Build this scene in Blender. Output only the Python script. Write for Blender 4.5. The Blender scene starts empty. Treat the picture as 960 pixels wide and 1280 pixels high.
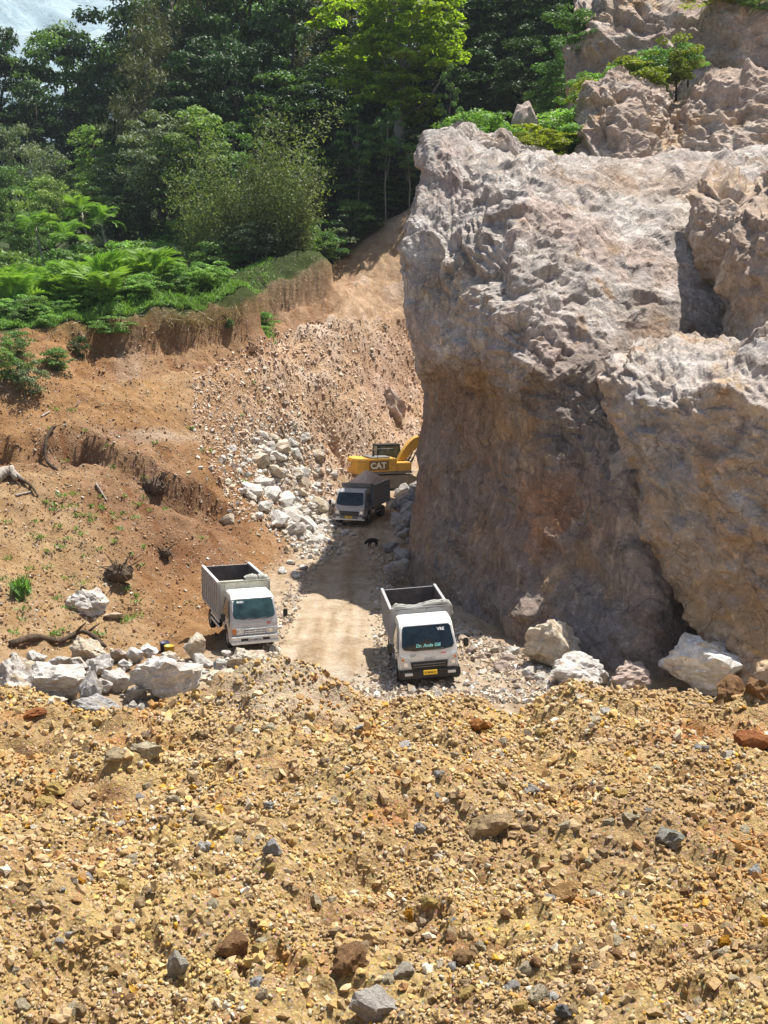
import bpy, bmesh, math, random
import numpy as np
from mathutils import Vector, Matrix, Euler

# ------------------------------------------------------------------ camera
F, HORIZ, CZ = 1400.0, 427.0, 11.4          # focal length (px of the 960x1280 photo), horizon row, eye height
PITCH = math.atan((640 - HORIZ) / F)
SP, CP = math.sin(PITCH), math.cos(PITCH)
scene = bpy.context.scene
COL = scene.collection
cam_d = bpy.data.cameras.new('camera'); cam = bpy.data.objects.new('camera', cam_d); COL.objects.link(cam)
cam_d.sensor_fit = 'VERTICAL'; cam_d.sensor_height = 36.0; cam_d.lens = 36.0 * F / 1280
cam_d.clip_start = 0.1; cam_d.clip_end = 9000
cam.location = (0, 0, CZ); cam.rotation_euler = (math.pi / 2 - PITCH, 0, 0)
scene.camera = cam

# ------------------------------------------------------------------ sky, sun, exposure
SUN = Vector((0.68, 0.58, 2.3)).normalized()
world = bpy.data.worlds.new('World'); scene.world = world; world.use_nodes = True
wn = world.node_tree.nodes; wl = world.node_tree.links
sky = wn.new('ShaderNodeTexSky'); sky.sky_type = 'NISHITA'; sky.sun_disc = False
sky.sun_elevation = math.asin(SUN.z); sky.sun_rotation = math.atan2(SUN.x, SUN.y)
sky.air_density = 1.0; sky.dust_density = 2.0
wl.new(sky.outputs[0], wn['Background'].inputs[0]); wn['Background'].inputs[1].default_value = 0.075
sd = bpy.data.lights.new('sun', 'SUN'); sun = bpy.data.objects.new('sun', sd); COL.objects.link(sun)
sd.energy = 5.0; sd.angle = math.radians(0.5); sd.color = (1.0, 0.955, 0.88)
sun.rotation_euler = SUN.to_track_quat('Z', 'Y').to_euler(); sun.location = (30, 20, 80)
vs = scene.view_settings; vs.view_transform = 'Standard'; vs.look = 'None'; vs.gamma = 1.0
vs.exposure = 0.84; vs.use_curve_mapping = False
scene.render.engine = 'CYCLES'
cy = scene.cycles
cy.use_denoising = True
cy.max_bounces = 5; cy.diffuse_bounces = 3; cy.glossy_bounces = 2; cy.transmission_bounces = 2
cy.volume_bounces = 0; cy.transparent_max_bounces = 4
cy.caustics_reflective = False; cy.caustics_refractive = False

# ------------------------------------------------------------------ helpers: pixels, noise
def P(px, py, Y):
    """world point seen at photo pixel (px,py) and standing at world depth Y"""
    u = (px - 480) / F; v = (640 - py) / F
    t = Y / (CP + v * SP)
    return np.array([u * t, Y, CZ + (v * CP - SP) * t])
def G(px, py, z=0.0):
    """world point at photo pixel (px,py) on the level z"""
    u = (px - 480) / F; v = (640 - py) / F
    t = (z - CZ) / (v * CP - SP)
    return np.array([u * t, t * (CP + v * SP), z])
def proj(p):
    p = np.asarray(p, float)
    x = p[..., 0]; y = p[..., 1]; z = p[..., 2] - CZ
    d = y * CP - z * SP; up = y * SP + z * CP
    d = np.where(np.abs(d) < 1e-3, 1e-3, d)
    return 480 + F * x / d, 640 - F * up / d, d

def _h(ix, iy, iz, seed):
    h = (ix.astype(np.int64) * 374761393 + iy.astype(np.int64) * 668265263 + iz.astype(np.int64) * 2147483647 + seed * 1274126177) & 0xFFFFFFFF
    h = ((h ^ (h >> 13)) * 1274126177) & 0xFFFFFFFF
    h = ((h ^ (h >> 16)) * 2246822519) & 0xFFFFFFFF
    return ((h ^ (h >> 15)) & 0xFFFFFF) / float(0xFFFFFF)
def vnoise(p, seed=0):
    f = np.floor(p); w = p - f; i = f.astype(np.int64)
    w = w * w * w * (w * (w * 6 - 15) + 10)
    r = 0
    for a in (0, 1):
        for b in (0, 1):
            for c in (0, 1):
                wt = (w[..., 0] if a else 1 - w[..., 0]) * (w[..., 1] if b else 1 - w[..., 1]) * (w[..., 2] if c else 1 - w[..., 2])
                r = r + wt * _h(i[..., 0] + a, i[..., 1] + b, i[..., 2] + c, seed)
    return r * 2 - 1
def fbm(p, scale, octv=4, seed=0, gain=0.5):
    p = np.asarray(p, float) / scale; a = 1.0; s = 0; n = 0
    for k in range(octv):
        s = s + a * vnoise(p * (2.03 ** k) + 17.3 * k, seed + k); n += a; a *= gain
    return s / n
def facet(p, scale, seed=0, tilt=0.8, k=22.0, off=1.0):
    """broken-rock relief: every Voronoi cell is a tilted plane, cells blend over a narrow seam"""
    q = np.asarray(p, float) / scale; f = np.floor(q).astype(np.int64)
    num = np.zeros(q.shape[:-1]); den = np.full(q.shape[:-1], 1e-12)
    for a in (-1, 0, 1):
        for b in (-1, 0, 1):
            for c in (-1, 0, 1):
                i, j, l = f[..., 0] + a, f[..., 1] + b, f[..., 2] + c
                dx = i + _h(i, j, l, seed) - q[..., 0]; dy = j + _h(i, j, l, seed + 1) - q[..., 1]; dz = l + _h(i, j, l, seed + 2) - q[..., 2]
                w = np.exp(-k * (dx * dx + dy * dy + dz * dz)); w = w * w
                r = _h(i, j, l, seed + 3)
                g0 = _h(i, j, l, seed + 4) - .5; g1 = _h(i, j, l, seed + 5) - .5; g2 = _h(j, l, i, seed + 6) - .5
                num += w * (off * (r - .5) - 2 * tilt * (dx * g0 + dy * g1 + dz * g2)); den += w
    return num / den
def smooth(a, b, x):
    t = np.clip((x - a) / (b - a), 0, 1); return t * t * (3 - 2 * t)

# ------------------------------------------------------------------ helpers: objects
def link(name, me, mat=None, parent=None, loc=None):
    o = bpy.data.objects.new(name, me); COL.objects.link(o)
    if mat is not None and me is not None and len(me.materials) == 0: me.materials.append(mat)
    if parent is not None: o.parent = parent
    if loc is not None: o.location = loc
    return o
def tag(o, label=None, cat=None, group=None, kind=None):
    if label: o['label'] = label
    if cat: o['category'] = cat
    if group: o['group'] = group
    if kind: o['kind'] = kind
    return o
def empty(name, loc=(0, 0, 0), rot=(0, 0, 0)):
    o = bpy.data.objects.new(name, None); COL.objects.link(o); o.location = loc; o.rotation_euler = rot
    o.empty_display_size = 0.2
    return o
def np_mesh(name, verts, faces, smooth_=False, col=None):
    """faces: (n,3) or (n,4) array"""
    me = bpy.data.meshes.new(name)
    verts = np.ascontiguousarray(verts, np.float32); faces = np.ascontiguousarray(faces, np.int32)
    n, k = faces.shape
    me.vertices.add(len(verts)); me.vertices.foreach_set('co', verts.ravel())
    me.loops.add(n * k); me.loops.foreach_set('vertex_index', faces.ravel())
    me.polygons.add(n); me.polygons.foreach_set('loop_start', np.arange(0, n * k, k, dtype=np.int32))
    me.polygons.foreach_set('loop_total', np.full(n, k, np.int32))
    me.polygons.foreach_set('use_smooth', np.full(n, bool(smooth_)))
    if col is not None:
        a = me.color_attributes.new('Col', 'FLOAT_COLOR', 'POINT')
        c = np.ones((len(verts), 4), np.float32); c[:, :3] = col
        a.data.foreach_set('color', c.ravel())
    me.update(calc_edges=True); me.validate()
    return me
def grid_faces(R, C):
    i = np.arange(R * C).reshape(R, C)
    return np.stack([i[:-1, :-1], i[:-1, 1:], i[1:, 1:], i[1:, :-1]], -1).reshape(-1, 4)
def bm_obj(name, bm, mat, parent=None, smooth_=False, bevel=0, seg=1):
    if bevel:
        bmesh.ops.bevel(bm, geom=[e for e in bm.edges], offset=bevel, segments=seg, affect='EDGES', clamp_overlap=True)
    bmesh.ops.recalc_face_normals(bm, faces=bm.faces)
    me = bpy.data.meshes.new(name); bm.to_mesh(me); bm.free()
    if smooth_:
        me.polygons.foreach_set('use_smooth', np.ones(len(me.polygons), bool))
        me.update()
    return link(name, me, mat, parent)
def add_box(bm, x0, x1, y0, y1, z0, z1):
    v = [bm.verts.new(c) for c in ((x0, y0, z0), (x1, y0, z0), (x1, y1, z0), (x0, y1, z0), (x0, y0, z1), (x1, y0, z1), (x1, y1, z1), (x0, y1, z1))]
    for f in ((0, 3, 2, 1), (4, 5, 6, 7), (0, 1, 5, 4), (1, 2, 6, 5), (2, 3, 7, 6), (3, 0, 4, 7)): bm.faces.new([v[i] for i in f])
    return v
def add_prism(bm, poly, x0, x1, wf=None):
    """polygon in (y,z) extruded along x; wf(z) scales x"""
    wf = wf or (lambda y, z: 1.0)
    a = [bm.verts.new((x0 * wf(y, z), y, z)) for y, z in poly]; b = [bm.verts.new((x1 * wf(y, z), y, z)) for y, z in poly]
    n = len(poly)
    bm.faces.new(a); bm.faces.new(b[::-1])
    for i in range(n): bm.faces.new((a[i], a[(i + 1) % n], b[(i + 1) % n], b[i]))
def add_tube(bm, pts, rad, n=8, cap=True):
    pts = [Vector(p) for p in pts]
    rad = [float(r) for r in rad] if isinstance(rad, (list, tuple)) else [float(rad)] * len(pts)
    rings = []; up = Vector((0.13, 0.29, 1))
    for i, p in enumerate(pts):
        d = (pts[min(i + 1, len(pts) - 1)] - pts[max(i - 1, 0)]).normalized()
        u = d.cross(up); u = u.normalized() if u.length > 1e-4 else Vector((1, 0, 0)); w = d.cross(u)
        rings.append([bm.verts.new(p + rad[i] * (math.cos(t) * u + math.sin(t) * w)) for t in [2 * math.pi * k / n for k in range(n)]])
    for a, b in zip(rings, rings[1:]):
        for k in range(n): bm.faces.new((a[k], a[(k + 1) % n], b[(k + 1) % n], b[k]))
    if cap: bm.faces.new(rings[0][::-1]); bm.faces.new(rings[-1])
def add_quad(bm, pts): bm.faces.new([bm.verts.new(p) for p in pts])
def add_slab(bm, pts, nrm, t):
    """a flat polygon given thickness t along nrm"""
    nrm = Vector(nrm).normalized()
    a = [bm.verts.new(Vector(p)) for p in pts]; b = [bm.verts.new(Vector(p) + nrm * t) for p in pts]
    n = len(pts); bm.faces.new(a[::-1]); bm.faces.new(b)
    for i in range(n): bm.faces.new((a[i], a[(i + 1) % n], b[(i + 1) % n], b[i]))
def rounded(pts, r, k=3):
    """round the corners of a planar polygon"""
    pts = [Vector(p) for p in pts]; out = []
    for i, p in enumerate(pts):
        a = (pts[i - 1] - p); b = (pts[(i + 1) % len(pts)] - p)
        ra = min(r, a.length * .45, b.length * .45)
        p0 = p + a.normalized() * ra; p1 = p + b.normalized() * ra
        for j in range(k + 1):
            t = j / k; out.append((1 - t) ** 2 * p0 + 2 * t * (1 - t) * p + t * t * p1)
    return out
def copy_tree(o, parent=None):
    c = o.copy(); COL.objects.link(c)
    if parent is not None: c.parent = parent
    for ch in list(o.children): copy_tree(ch, c)
    return c

# ------------------------------------------------------------------ helpers: materials
class NT:
    def __init__(s, name):
        s.m = bpy.data.materials.new(name); s.m.use_nodes = True; s.t = s.m.node_tree
        s.b = s.t.nodes['Principled BSDF']; s.out = s.t.nodes['Material Output']
    def n(s, typ, **kw):
        nd = s.t.nodes.new(typ)
        for k, v in kw.items(): setattr(nd, k, v)
        return nd
    def l(s, a, b): s.t.links.new(a, b)
    def noise(s, vec, scale, detail=4, rough=0.55, dist=0.0, lo=None, hi=None):
        nd = s.n('ShaderNodeTexNoise'); nd.inputs['Scale'].default_value = scale; nd.inputs['Detail'].default_value = detail
        nd.inputs['Roughness'].default_value = rough; nd.inputs['Distortion'].default_value = dist
        if vec is not None: s.l(vec, nd.inputs['Vector'])
        o = nd.outputs['Fac']
        return s.ramp(o, lo, hi) if lo is not None else o
    def voro(s, vec, scale, feature='F1', out='Distance', rand=1.0):
        nd = s.n('ShaderNodeTexVoronoi', feature=feature); nd.inputs['Scale'].default_value = scale; nd.inputs['Randomness'].default_value = rand
        if vec is not None: s.l(vec, nd.inputs['Vector'])
        return nd.outputs[out]
    def ramp(s, v, lo, hi, a=0.0, b=1.0):
        nd = s.n('ShaderNodeMapRange'); nd.interpolation_type = 'SMOOTHSTEP'
        s.l(v, nd.inputs[0]); nd.inputs[1].default_value = lo; nd.inputs[2].default_value = hi; nd.inputs[3].default_value = a; nd.inputs[4].default_value = b
        return nd.outputs[0]
    def mix(s, fac, a, b, mode='MIX'):
        nd = s.n('ShaderNodeMix', data_type='RGBA', blend_type=mode)
        for sock, v in ((nd.inputs[0], fac), (nd.inputs[6], a), (nd.inputs[7], b)):
            if hasattr(v, 'is_output'): s.l(v, sock)
            else: sock.default_value = v if isinstance(v, (int, float)) else (*v, 1.0) if len(v) == 3 else v
        return nd.outputs[2]
    def math(s, op, a, b=0.0):
        nd = s.n('ShaderNodeMath', operation=op)
        for sock, v in ((nd.inputs[0], a), (nd.inputs[1], b)):
            if hasattr(v, 'is_output'): s.l(v, sock)
            else: sock.default_value = v
        return nd.outputs[0]
    def pos(s): return s.n('ShaderNodeNewGeometry').outputs['Position']
    def obj(s): return s.n('ShaderNodeTexCoord').outputs['Object']
    def rand(s): return s.n('ShaderNodeObjectInfo').outputs['Random']
    def attr(s, nm='Col'): nd = s.n('ShaderNodeAttribute'); nd.attribute_name = nm; return nd.outputs['Color']
    def vmul(s, v, k):
        nd = s.n('ShaderNodeVectorMath', operation='MULTIPLY'); s.l(v, nd.inputs[0]); nd.inputs[1].default_value = k; return nd.outputs[0]
    def bump(s, h, strength=0.5, dist=0.1, prev=None):
        nd = s.n('ShaderNodeBump'); nd.inputs['Strength'].default_value = strength; nd.inputs['Distance'].default_value = dist
        s.l(h, nd.inputs['Height'])
        if prev is not None: s.l(prev, nd.inputs['Normal'])
        return nd.outputs[0]
    def done(s, col=None, rough=0.9, spec=0.2, normal=None, metal=0.0):
        if col is not None:
            if hasattr(col, 'is_output'): s.l(col, s.b.inputs['Base Color'])
            else: s.b.inputs['Base Color'].default_value = (*col, 1)
        if hasattr(rough, 'is_output'): s.l(rough, s.b.inputs['Roughness'])
        else: s.b.inputs['Roughness'].default_value = rough
        s.b.inputs['Specular IOR Level'].default_value = spec; s.b.inputs['Metallic'].default_value = metal
        if normal is not None: s.l(normal, s.b.inputs['Normal'])
        return s.m

def m_ground(name):
    """soil / gravel whose local colour comes from the Col attribute"""
    t = NT(name); p = t.pos(); c = t.attr()
    c = t.mix(t.noise(p, 0.9, 6, .65, lo=.35, hi=.7), c, t.mix(1.0, c, (.72, .66, .6), 'MULTIPLY'))
    c = t.mix(t.noise(p, 6.0, 5, .7, lo=.5, hi=.72), c, t.mix(1.0, c, (1.3, 1.3, 1.3), 'MULTIPLY'))
    peb = t.voro(p, 5.5, out='Color')
    c = t.mix(t.math('MULTIPLY', t.ramp(t.voro(p, 5.5), .25, .12), t.noise(p, 1.7, 2, lo=.48, hi=.6)), c, t.mix(.35, (.5, .44, .36), peb))
    c = t.mix(t.math('MULTIPLY', .45, t.ramp(t.voro(p, 2.3), .0, .55)), c, t.mix(1.0, c, (.78, .74, .72), 'MULTIPLY'))
    h = t.math('ADD', t.noise(p, 1.7, 9, .74), t.math('MULTIPLY', .35, t.noise(p, 9, 5, .7)))
    nb = t.bump(h, .9, .34)
    return t.done(c, .95, .1, nb)
def m_rock(name, A, B, C, stain=None, streak=0.0, s=1.0, use_attr=False, obj_coord=False, crack=.55):
    t = NT(name); p = t.obj() if obj_coord else t.pos()
    if obj_coord:
        nd = t.n('ShaderNodeVectorMath', operation='ADD'); t.l(p, nd.inputs[0])
        cb = t.n('ShaderNodeCombineXYZ'); r = t.math('MULTIPLY', t.rand(), 57.0)
        for k in range(3): t.l(r, cb.inputs[k])
        t.l(cb.outputs[0], nd.inputs[1]); p = nd.outputs[0]
    c = t.mix(t.noise(p, .35 * s, 6, .62, 1.2, .38, .62), A, B)
    c = t.mix(t.noise(p, 1.1 * s, 7, .7, .8, .5, .68), c, C)
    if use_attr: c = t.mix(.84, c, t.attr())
    if stain: c = t.mix(t.noise(p, .22 * s, 5, .6, 2.0, .55, .72), c, stain)
    if streak:
        mp_ = t.n('ShaderNodeMapping'); t.l(p, mp_.inputs[0]); mp_.inputs['Rotation'].default_value = (0, .55, 0); mp_.inputs['Scale'].default_value = (.35, 1.6, 3.4)
        c = t.mix(t.math('MULTIPLY', streak * .8, t.noise(mp_.outputs[0], 1.5, 7, .75, .7, .54, .66)), c, t.mix(1.0, c, (1.5, 1.5, 1.52), 'MULTIPLY'))
        q = t.vmul(p, (1.6, 1.6, .16)); c = t.mix(t.math('MULTIPLY', streak, t.noise(q, 1.0, 6, .7, .6, .5, .7)), c, t.mix(1.0, c, (1.45, 1.42, 1.4), 'MULTIPLY'))
        c = t.mix(t.math('MULTIPLY', streak, t.noise(q, 1.7, 5, .7, .3, .52, .7)), c, t.mix(1.0, c, (.6, .55, .52), 'MULTIPLY'))
    c = t.mix(t.noise(p, 4.5 * s, 6, .75, lo=.52, hi=.66), c, t.mix(1.0, c, (1.42, 1.42, 1.44), 'MULTIPLY'))
    c = t.mix(t.noise(p, 3.2 * s, 8, .8, .6, .54, .66), c, t.mix(1.0, c, (.56, .52, .5), 'MULTIPLY'))
    nz = t.n('ShaderNodeTexNoise'); nz.inputs['Scale'].default_value = 1.6 * s; nz.inputs['Detail'].default_value = 4; t.l(p, nz.inputs['Vector'])
    wq = t.n('ShaderNodeVectorMath', operation='ADD'); t.l(p, wq.inputs[0]); t.l(t.vmul(nz.outputs['Color'], (.55 / s,) * 3), wq.inputs[1]); wp = t.vmul(wq.outputs[0], (1, 1, 1.35))
    sep = t.n('ShaderNodeSeparateColor'); t.l(t.voro(wp, 1.3 * s, out='Color'), sep.inputs[0]); sep2 = t.n('ShaderNodeSeparateColor'); t.l(t.voro(wp, 3.6 * s, out='Color'), sep2.inputs[0])
    cell = t.math('ADD', sep.outputs[0], t.math('MULTIPLY', .45, sep2.outputs[0]))
    c = t.mix(t.ramp(cell, .2, 1.25), t.mix(1.0, c, (.87, .86, .85), 'MULTIPLY'), t.mix(1.0, c, (1.13, 1.13, 1.13), 'MULTIPLY'))
    if crack:
        for sc_, wd in ((.55 * s, .030), (1.5 * s, .022)):
            cr = t.math('MULTIPLY', t.ramp(t.voro(wp, sc_, 'DISTANCE_TO_EDGE'), wd, .0), t.noise(p, .6 * s, 3, lo=.44, hi=.58))
            c = t.mix(t.math('MULTIPLY', crack, cr), c, t.mix(1.0, c, (.34, .30, .28), 'MULTIPLY'))
    h = t.math('ADD', t.noise(p, 1.6 * s, 9, .75, .5), t.math('MULTIPLY', .4, t.noise(p, 8 * s, 5, .75)))
    nb = t.bump(h, .9, .22 / s)
    if streak: nb = t.bump(t.noise(t.vmul(p, (2.2, 2.2, .3)), 1.6, 6, .7, .8), streak, .3, nb)
    nb = t.bump(cell, .6, .13 / s, nb)
    return t.done(c, .92, .15, nb)
def m_plain(name, col, rough=.6, spec=.4, metal=0.0, dirt=.25, dcol=(.36, .28, .19), scale=3.0, bump=0.0):
    t = NT(name); p = t.obj()
    c = t.mix(t.math('MULTIPLY', dirt, t.noise(p, scale, 6, .7, lo=.42, hi=.72)), col, dcol)
    c = t.mix(t.noise(p, scale * 7, 3, .6, lo=.5, hi=.8), c, t.mix(1.0, c, (.86, .85, .84), 'MULTIPLY'))
    return t.done(c, t.ramp(t.noise(p, scale * 2, 4), .3, .7, rough * .85, min(1, rough * 1.2)), spec, t.bump(t.noise(p, scale * 5, 4), bump, .02) if bump else None, metal)
def m_leaf(name, col, alt, trans=.35, var=.5):
    t = NT(name); t.t.nodes.remove(t.b)
    c = t.mix(t.rand(), col, alt)
    at = t.attr(); c = t.mix(1.0, c, at, 'MULTIPLY')
    d = t.n('ShaderNodeBsdfPrincipled'); d.inputs['Roughness'].default_value = .55; d.inputs['Specular IOR Level'].default_value = .3
    t.l(c, d.inputs['Base Color'])
    tr = t.n('ShaderNodeBsdfTranslucent'); t.l(t.mix(1.0, c, (1.25, 1.35, .55), 'MULTIPLY'), tr.inputs['Color'])
    mx = t.n('ShaderNodeMixShader'); mx.inputs[0].default_value = trans
    t.l(d.outputs[0], mx.inputs[1]); t.l(tr.outputs[0], mx.inputs[2]); t.l(mx.outputs[0], t.out.inputs[0])
    return t.m
def m_bark(name, a, b):
    t = NT(name); p = t.obj(); q = t.vmul(p, (3, 3, .6))
    c = t.mix(t.noise(q, 2.0, 5, .7, lo=.35, hi=.65), a, b)
    return t.done(c, .95, .1, t.bump(t.noise(q, 4, 5, .7), .6, .1))

# ================================================================== TERRAIN
class RBF:
    def __init__(s, pts):
        pts = np.array(pts, float); s.c = pts[:, :2]; z = pts[:, 2]; n = len(pts)
        A = np.zeros((n + 3, n + 3)); A[:n, :n] = np.sqrt(((s.c[:, None] - s.c[None]) ** 2).sum(-1) + 2.0)
        A[:n, n] = 1; A[:n, n + 1:] = s.c; A[n:, :n] = A[:n, n:].T
        A[:n, :n] -= np.eye(n) * 0.25
        s.w = np.linalg.solve(A, np.concatenate([z, np.zeros(3)]))
    def __call__(s, x, y):
        sh = np.shape(x); x = np.ravel(x); y = np.ravel(y); out = np.empty(len(x)); n = len(s.c)
        for i in range(0, len(x), 40000):
            q = np.stack([x[i:i + 40000], y[i:i + 40000]], -1)
            r = np.sqrt(((q[:, None] - s.c[None]) ** 2).sum(-1) + 2.0)
            out[i:i + 40000] = r @ s.w[:n] + s.w[n] + q @ s.w[n + 1:]
        return out.reshape(sh)
ctl = []
# bank on the left, row by row down the photograph (px, py, depth)
bank = [(-160, 760, 40), (-160, 640, 48), (-160, 540, 55), (-160, 450, 61), (-160, 405, 66),
        (0, 845, 38), (0, 790, 40.5), (0, 740, 43.5), (0, 690, 47), (0, 640, 50), (0, 590, 53.5), (0, 552, 56), (0, 533, 57.8), (0, 500, 60), (0, 450, 64), (0, 412, 68),
        (70, 822, 41), (75, 770, 44), (75, 700, 48), (75, 620, 52.5), (75, 552, 57), (75, 530, 59), (75, 470, 63.5), (75, 415, 68.5),
        (150, 806, 43), (150, 760, 46), (150, 700, 49.5), (150, 640, 53), (150, 580, 56.5), (150, 556, 59.5), (150, 500, 63), (150, 450, 67), (150, 402, 71),
        (215, 800, 44.5), (225, 735, 49.5), (250, 700, 53), (250, 640, 57), (250, 600, 59.5), (250, 560, 63), (250, 500, 68), (250, 440, 72), (250, 398, 74.5),
        (330, 690, 59), (330, 640, 63.5), (330, 580, 69), (330, 500, 75), (330, 430, 79), (330, 375, 82),
        (385, 655, 68), (390, 610, 74), (420, 570, 81), (420, 520, 85), (420, 450, 90), (420, 380, 94), (420, 332, 97),
        (500, 540, 95), (500, 480, 99), (500, 400, 104), (500, 330, 108), (505, 268, 112), (560, 520, 100), (600, 480, 104), (600, 330, 114), (600, 260, 120)]
for b in bank: ctl.append(P(*b))
# floor of the pit
for px, py in ((250, 800), (360, 720), (300, 760), (395, 685), (425, 650), (360, 820), (480, 850), (600, 850), (480, 760), (470, 700), (560, 800), (455, 660), (200, 830), (100, 840)):
    ctl.append(G(px, py))
for x, y, z in ((0, 64, 0), (0, 70, .1), (-1.5, 76, .3), (1, 82, .7), (4, 84, .8), (8, 84, 1.0), (3, 90, 1.6), (-4, 84, 1.2), (6, 60, .3), (8, 50, .2),
                (-14, 34, 0), (14, 36, 0), (0, 26, 0), (-14, 24, 0), (14, 24, 0), (10, 38, 0), (28, 34, 1), (-30, 26, 1.5), (30, 24, 1),
                (13, 78, 3), (14, 70, 14), (10, 62, 6), (12, 50, 3), (16, 44, 4), (20, 52, 11), (18, 62, 14), (20, 72, 18), (30, 50, 12), (32, 70, 18), (16, 86, 22), (22, 92, 34), (36, 92, 42),
                (10, 95, 14), (10, 105, 24), (6, 112, 26)): ctl.append((x, y, z))
# field behind the rim, forest slope, valley on the far left
for x, y, z in ((-24, 80, 12.9), (-14, 88, 14.5), (-34, 76, 12.4), (-40, 90, 13.5), (-25, 100, 15.2), (-12, 108, 17.5), (-4, 112, 21), (-60, 80, 12.5), (-70, 110, 14), (-40, 120, 15.5),
                (-22, 122, 19.5), (-5, 126, 25), (12, 128, 32), (-30, 150, 24), (-10, 155, 34), (12, 160, 44), (40, 150, 55), (-55, 150, 17), (-75, 170, 19), (-50, 200, 24), (-20, 200, 46), (20, 210, 66),
                (-110, 150, 20), (60, 120, 58), (70, 200, 80), (-100, 250, 26), (-40, 280, 56), (40, 300, 95), (-150, 350, 40), (100, 300, 110), (60, 60, 20), (60, 20, 8), (-60, 30, 8), (-60, 55, 12)): ctl.append((x, y, z))
rbf = RBF(ctl)
def fg_z(x, y):
    """the rubble heap the photographer stands on"""
    y = np.asarray(y, float); x = np.asarray(x, float)
    px = 480 + 1420 * x / np.maximum(y, 8.8) * 1.0
    pc = np.interp(px, [-300, 0, 70, 130, 230, 300, 340, 390, 430, 455, 520, 600, 650, 690, 715, 750, 800, 860, 900, 960, 1200],
                   [880, 884, 895, 905, 890, 868, 852, 858, 872, 886, 886, 888, 884, 866, 852, 868, 868, 876, 880, 868, 850])
    lift = (880 - pc) / 1400 * 8.8
    near = 9.72 - 0.146 * y + lift * smooth(3.5, 8.8, y) * np.where(y < 8.8, 1, 1)
    r = np.maximum(y - 8.6, 0)
    return near - (0.58 * r * r / (r + .7)) - .35 * np.maximum(-y - 2, 0) * 0
def ground_h(x, y, detail=True):
    h = rbf(x, y)
    # keep the working floor flat
    fx = np.interp(y, [20, 35, 42, 50, 58, 66, 74, 82, 90], [-9, -8, -5.2, -5.5, -4.6, -3.8, -2.6, -2.0, -1]); fr = np.interp(y, [20, 36, 44, 52, 60, 80, 90], [14, 9, 6, 2.6, 3, 3, 3])
    flat = smooth(-1.5, .8, x - fx) * smooth(1.5, -.5, x - fr) * smooth(90, 80, y) * smooth(16, 20, y)
    h = h * (1 - flat) + np.interp(y, [0, 66, 76, 82, 90], [0, 0, .3, .7, 1.4]) * flat
    # under the heap
    u = smooth(26, 8, y); h = h * (1 - u) + np.minimum(h, fg_z(x, y) - 1.2) * u
    return h, flat
def ground_z(x, y): return float(ground_h(np.array([float(x)]), np.array([float(y)]))[0][0])

def axis(segs):
    out = []
    for a, b, n in segs: out.append(np.linspace(a, b, n, endpoint=False))
    return np.concatenate(out + [[segs[-1][1]]])
gx = axis([(-690, -200, 8), (-200, -70, 26), (-70, -32, 70), (-32, 10, 235), (10, 40, 60), (40, 200, 30), (200, 690, 8)])
gy = axis([(-200, 0, 10), (0, 30, 40), (30, 80, 250), (80, 118, 120), (118, 220, 50), (220, 900, 30)])
X, Y = np.meshgrid(gx, gy)
Z, FLAT = ground_h(X, Y)
pts = np.stack([X, Y, Z], -1)
PX, PY, PD = proj(pts)
# relief: slumps, gullies, scarps on the bank; ruts on the floor
sl = smooth(118, 100, Y) * (1 - FLAT) * smooth(30, 36, Y)
n1 = fbm(pts, 7, 4, 3); n2 = fbm(pts, 2.2, 4, 9); n3 = facet(pts, 1.6, 21); n4 = facet(pts, .7, 31)
rocky = np.exp(-(((PX - 420) / 130) ** 2 + ((PY - 470) / 110) ** 2)) * sl + smooth(300, 380, PX) * smooth(700, 640, PY) * sl * .8
rocky = np.clip(rocky, 0, 1)
gully = np.abs(fbm(np.stack([X * 1.0 + Y * .25, Y * .12, Z * .2], -1), 1.6, 4, 44))
Z = Z + sl * (n1 * .55 + n2 * .32) + rocky * (n3 * .55 + n4 * .35) * smooth(-5, 60, PY - np.interp(PX, [-200, 0, 140, 300, 400, 510], [412, 414, 398, 380, 334, 266])) - sl * smooth(70, 40, np.abs(PY - 440)) * (1 - gully) ** 4 * .3 * smooth(-.3, .4, n1)
scarp_y = np.interp(PX, [-200, 0, 30, 90, 130, 200, 260, 300], [536, 540, 546, 545, 560, 585, 612, 640])
sc = smooth(-1, 3, PY - scarp_y + 6 * n2) * smooth(60, 14, PY - scarp_y) * smooth(310, 260, PX)
Z = Z - sl * sc * (1.25 + .9 * n2)
dn = np.stack([X * .8 + Y * .6, (Y * .8 - X * .6) * .22, Z * .0], -1)     # stretched down the fall line
ero = 1 - np.abs(fbm(dn, .9, 4, 55)) * 2
lump = facet(pts, .9, 56); lump2 = facet(pts, .42, 57)
Z = Z + sl * (.13 * ero * np.abs(ero) + .22 * lump * smooth(-.2, .4, n1 + n2) + .13 * lump2)
for bx, by, rx, ry, dp in ((192, 606, 24, 13, 1.2), (225, 612, 14, 9, .8), (160, 768, 10, 8, .6), (205, 690, 10, 14, .6), (270, 600, 14, 8, .5), (60, 640, 14, 12, .5), (40, 545, 16, 6, .6), (90, 545, 20, 7, .8)):
    Z = Z - sl * dp * np.exp(-(((PX - bx) / rx) ** 2 + ((PY - by) / ry) ** 2) ** 2)
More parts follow.
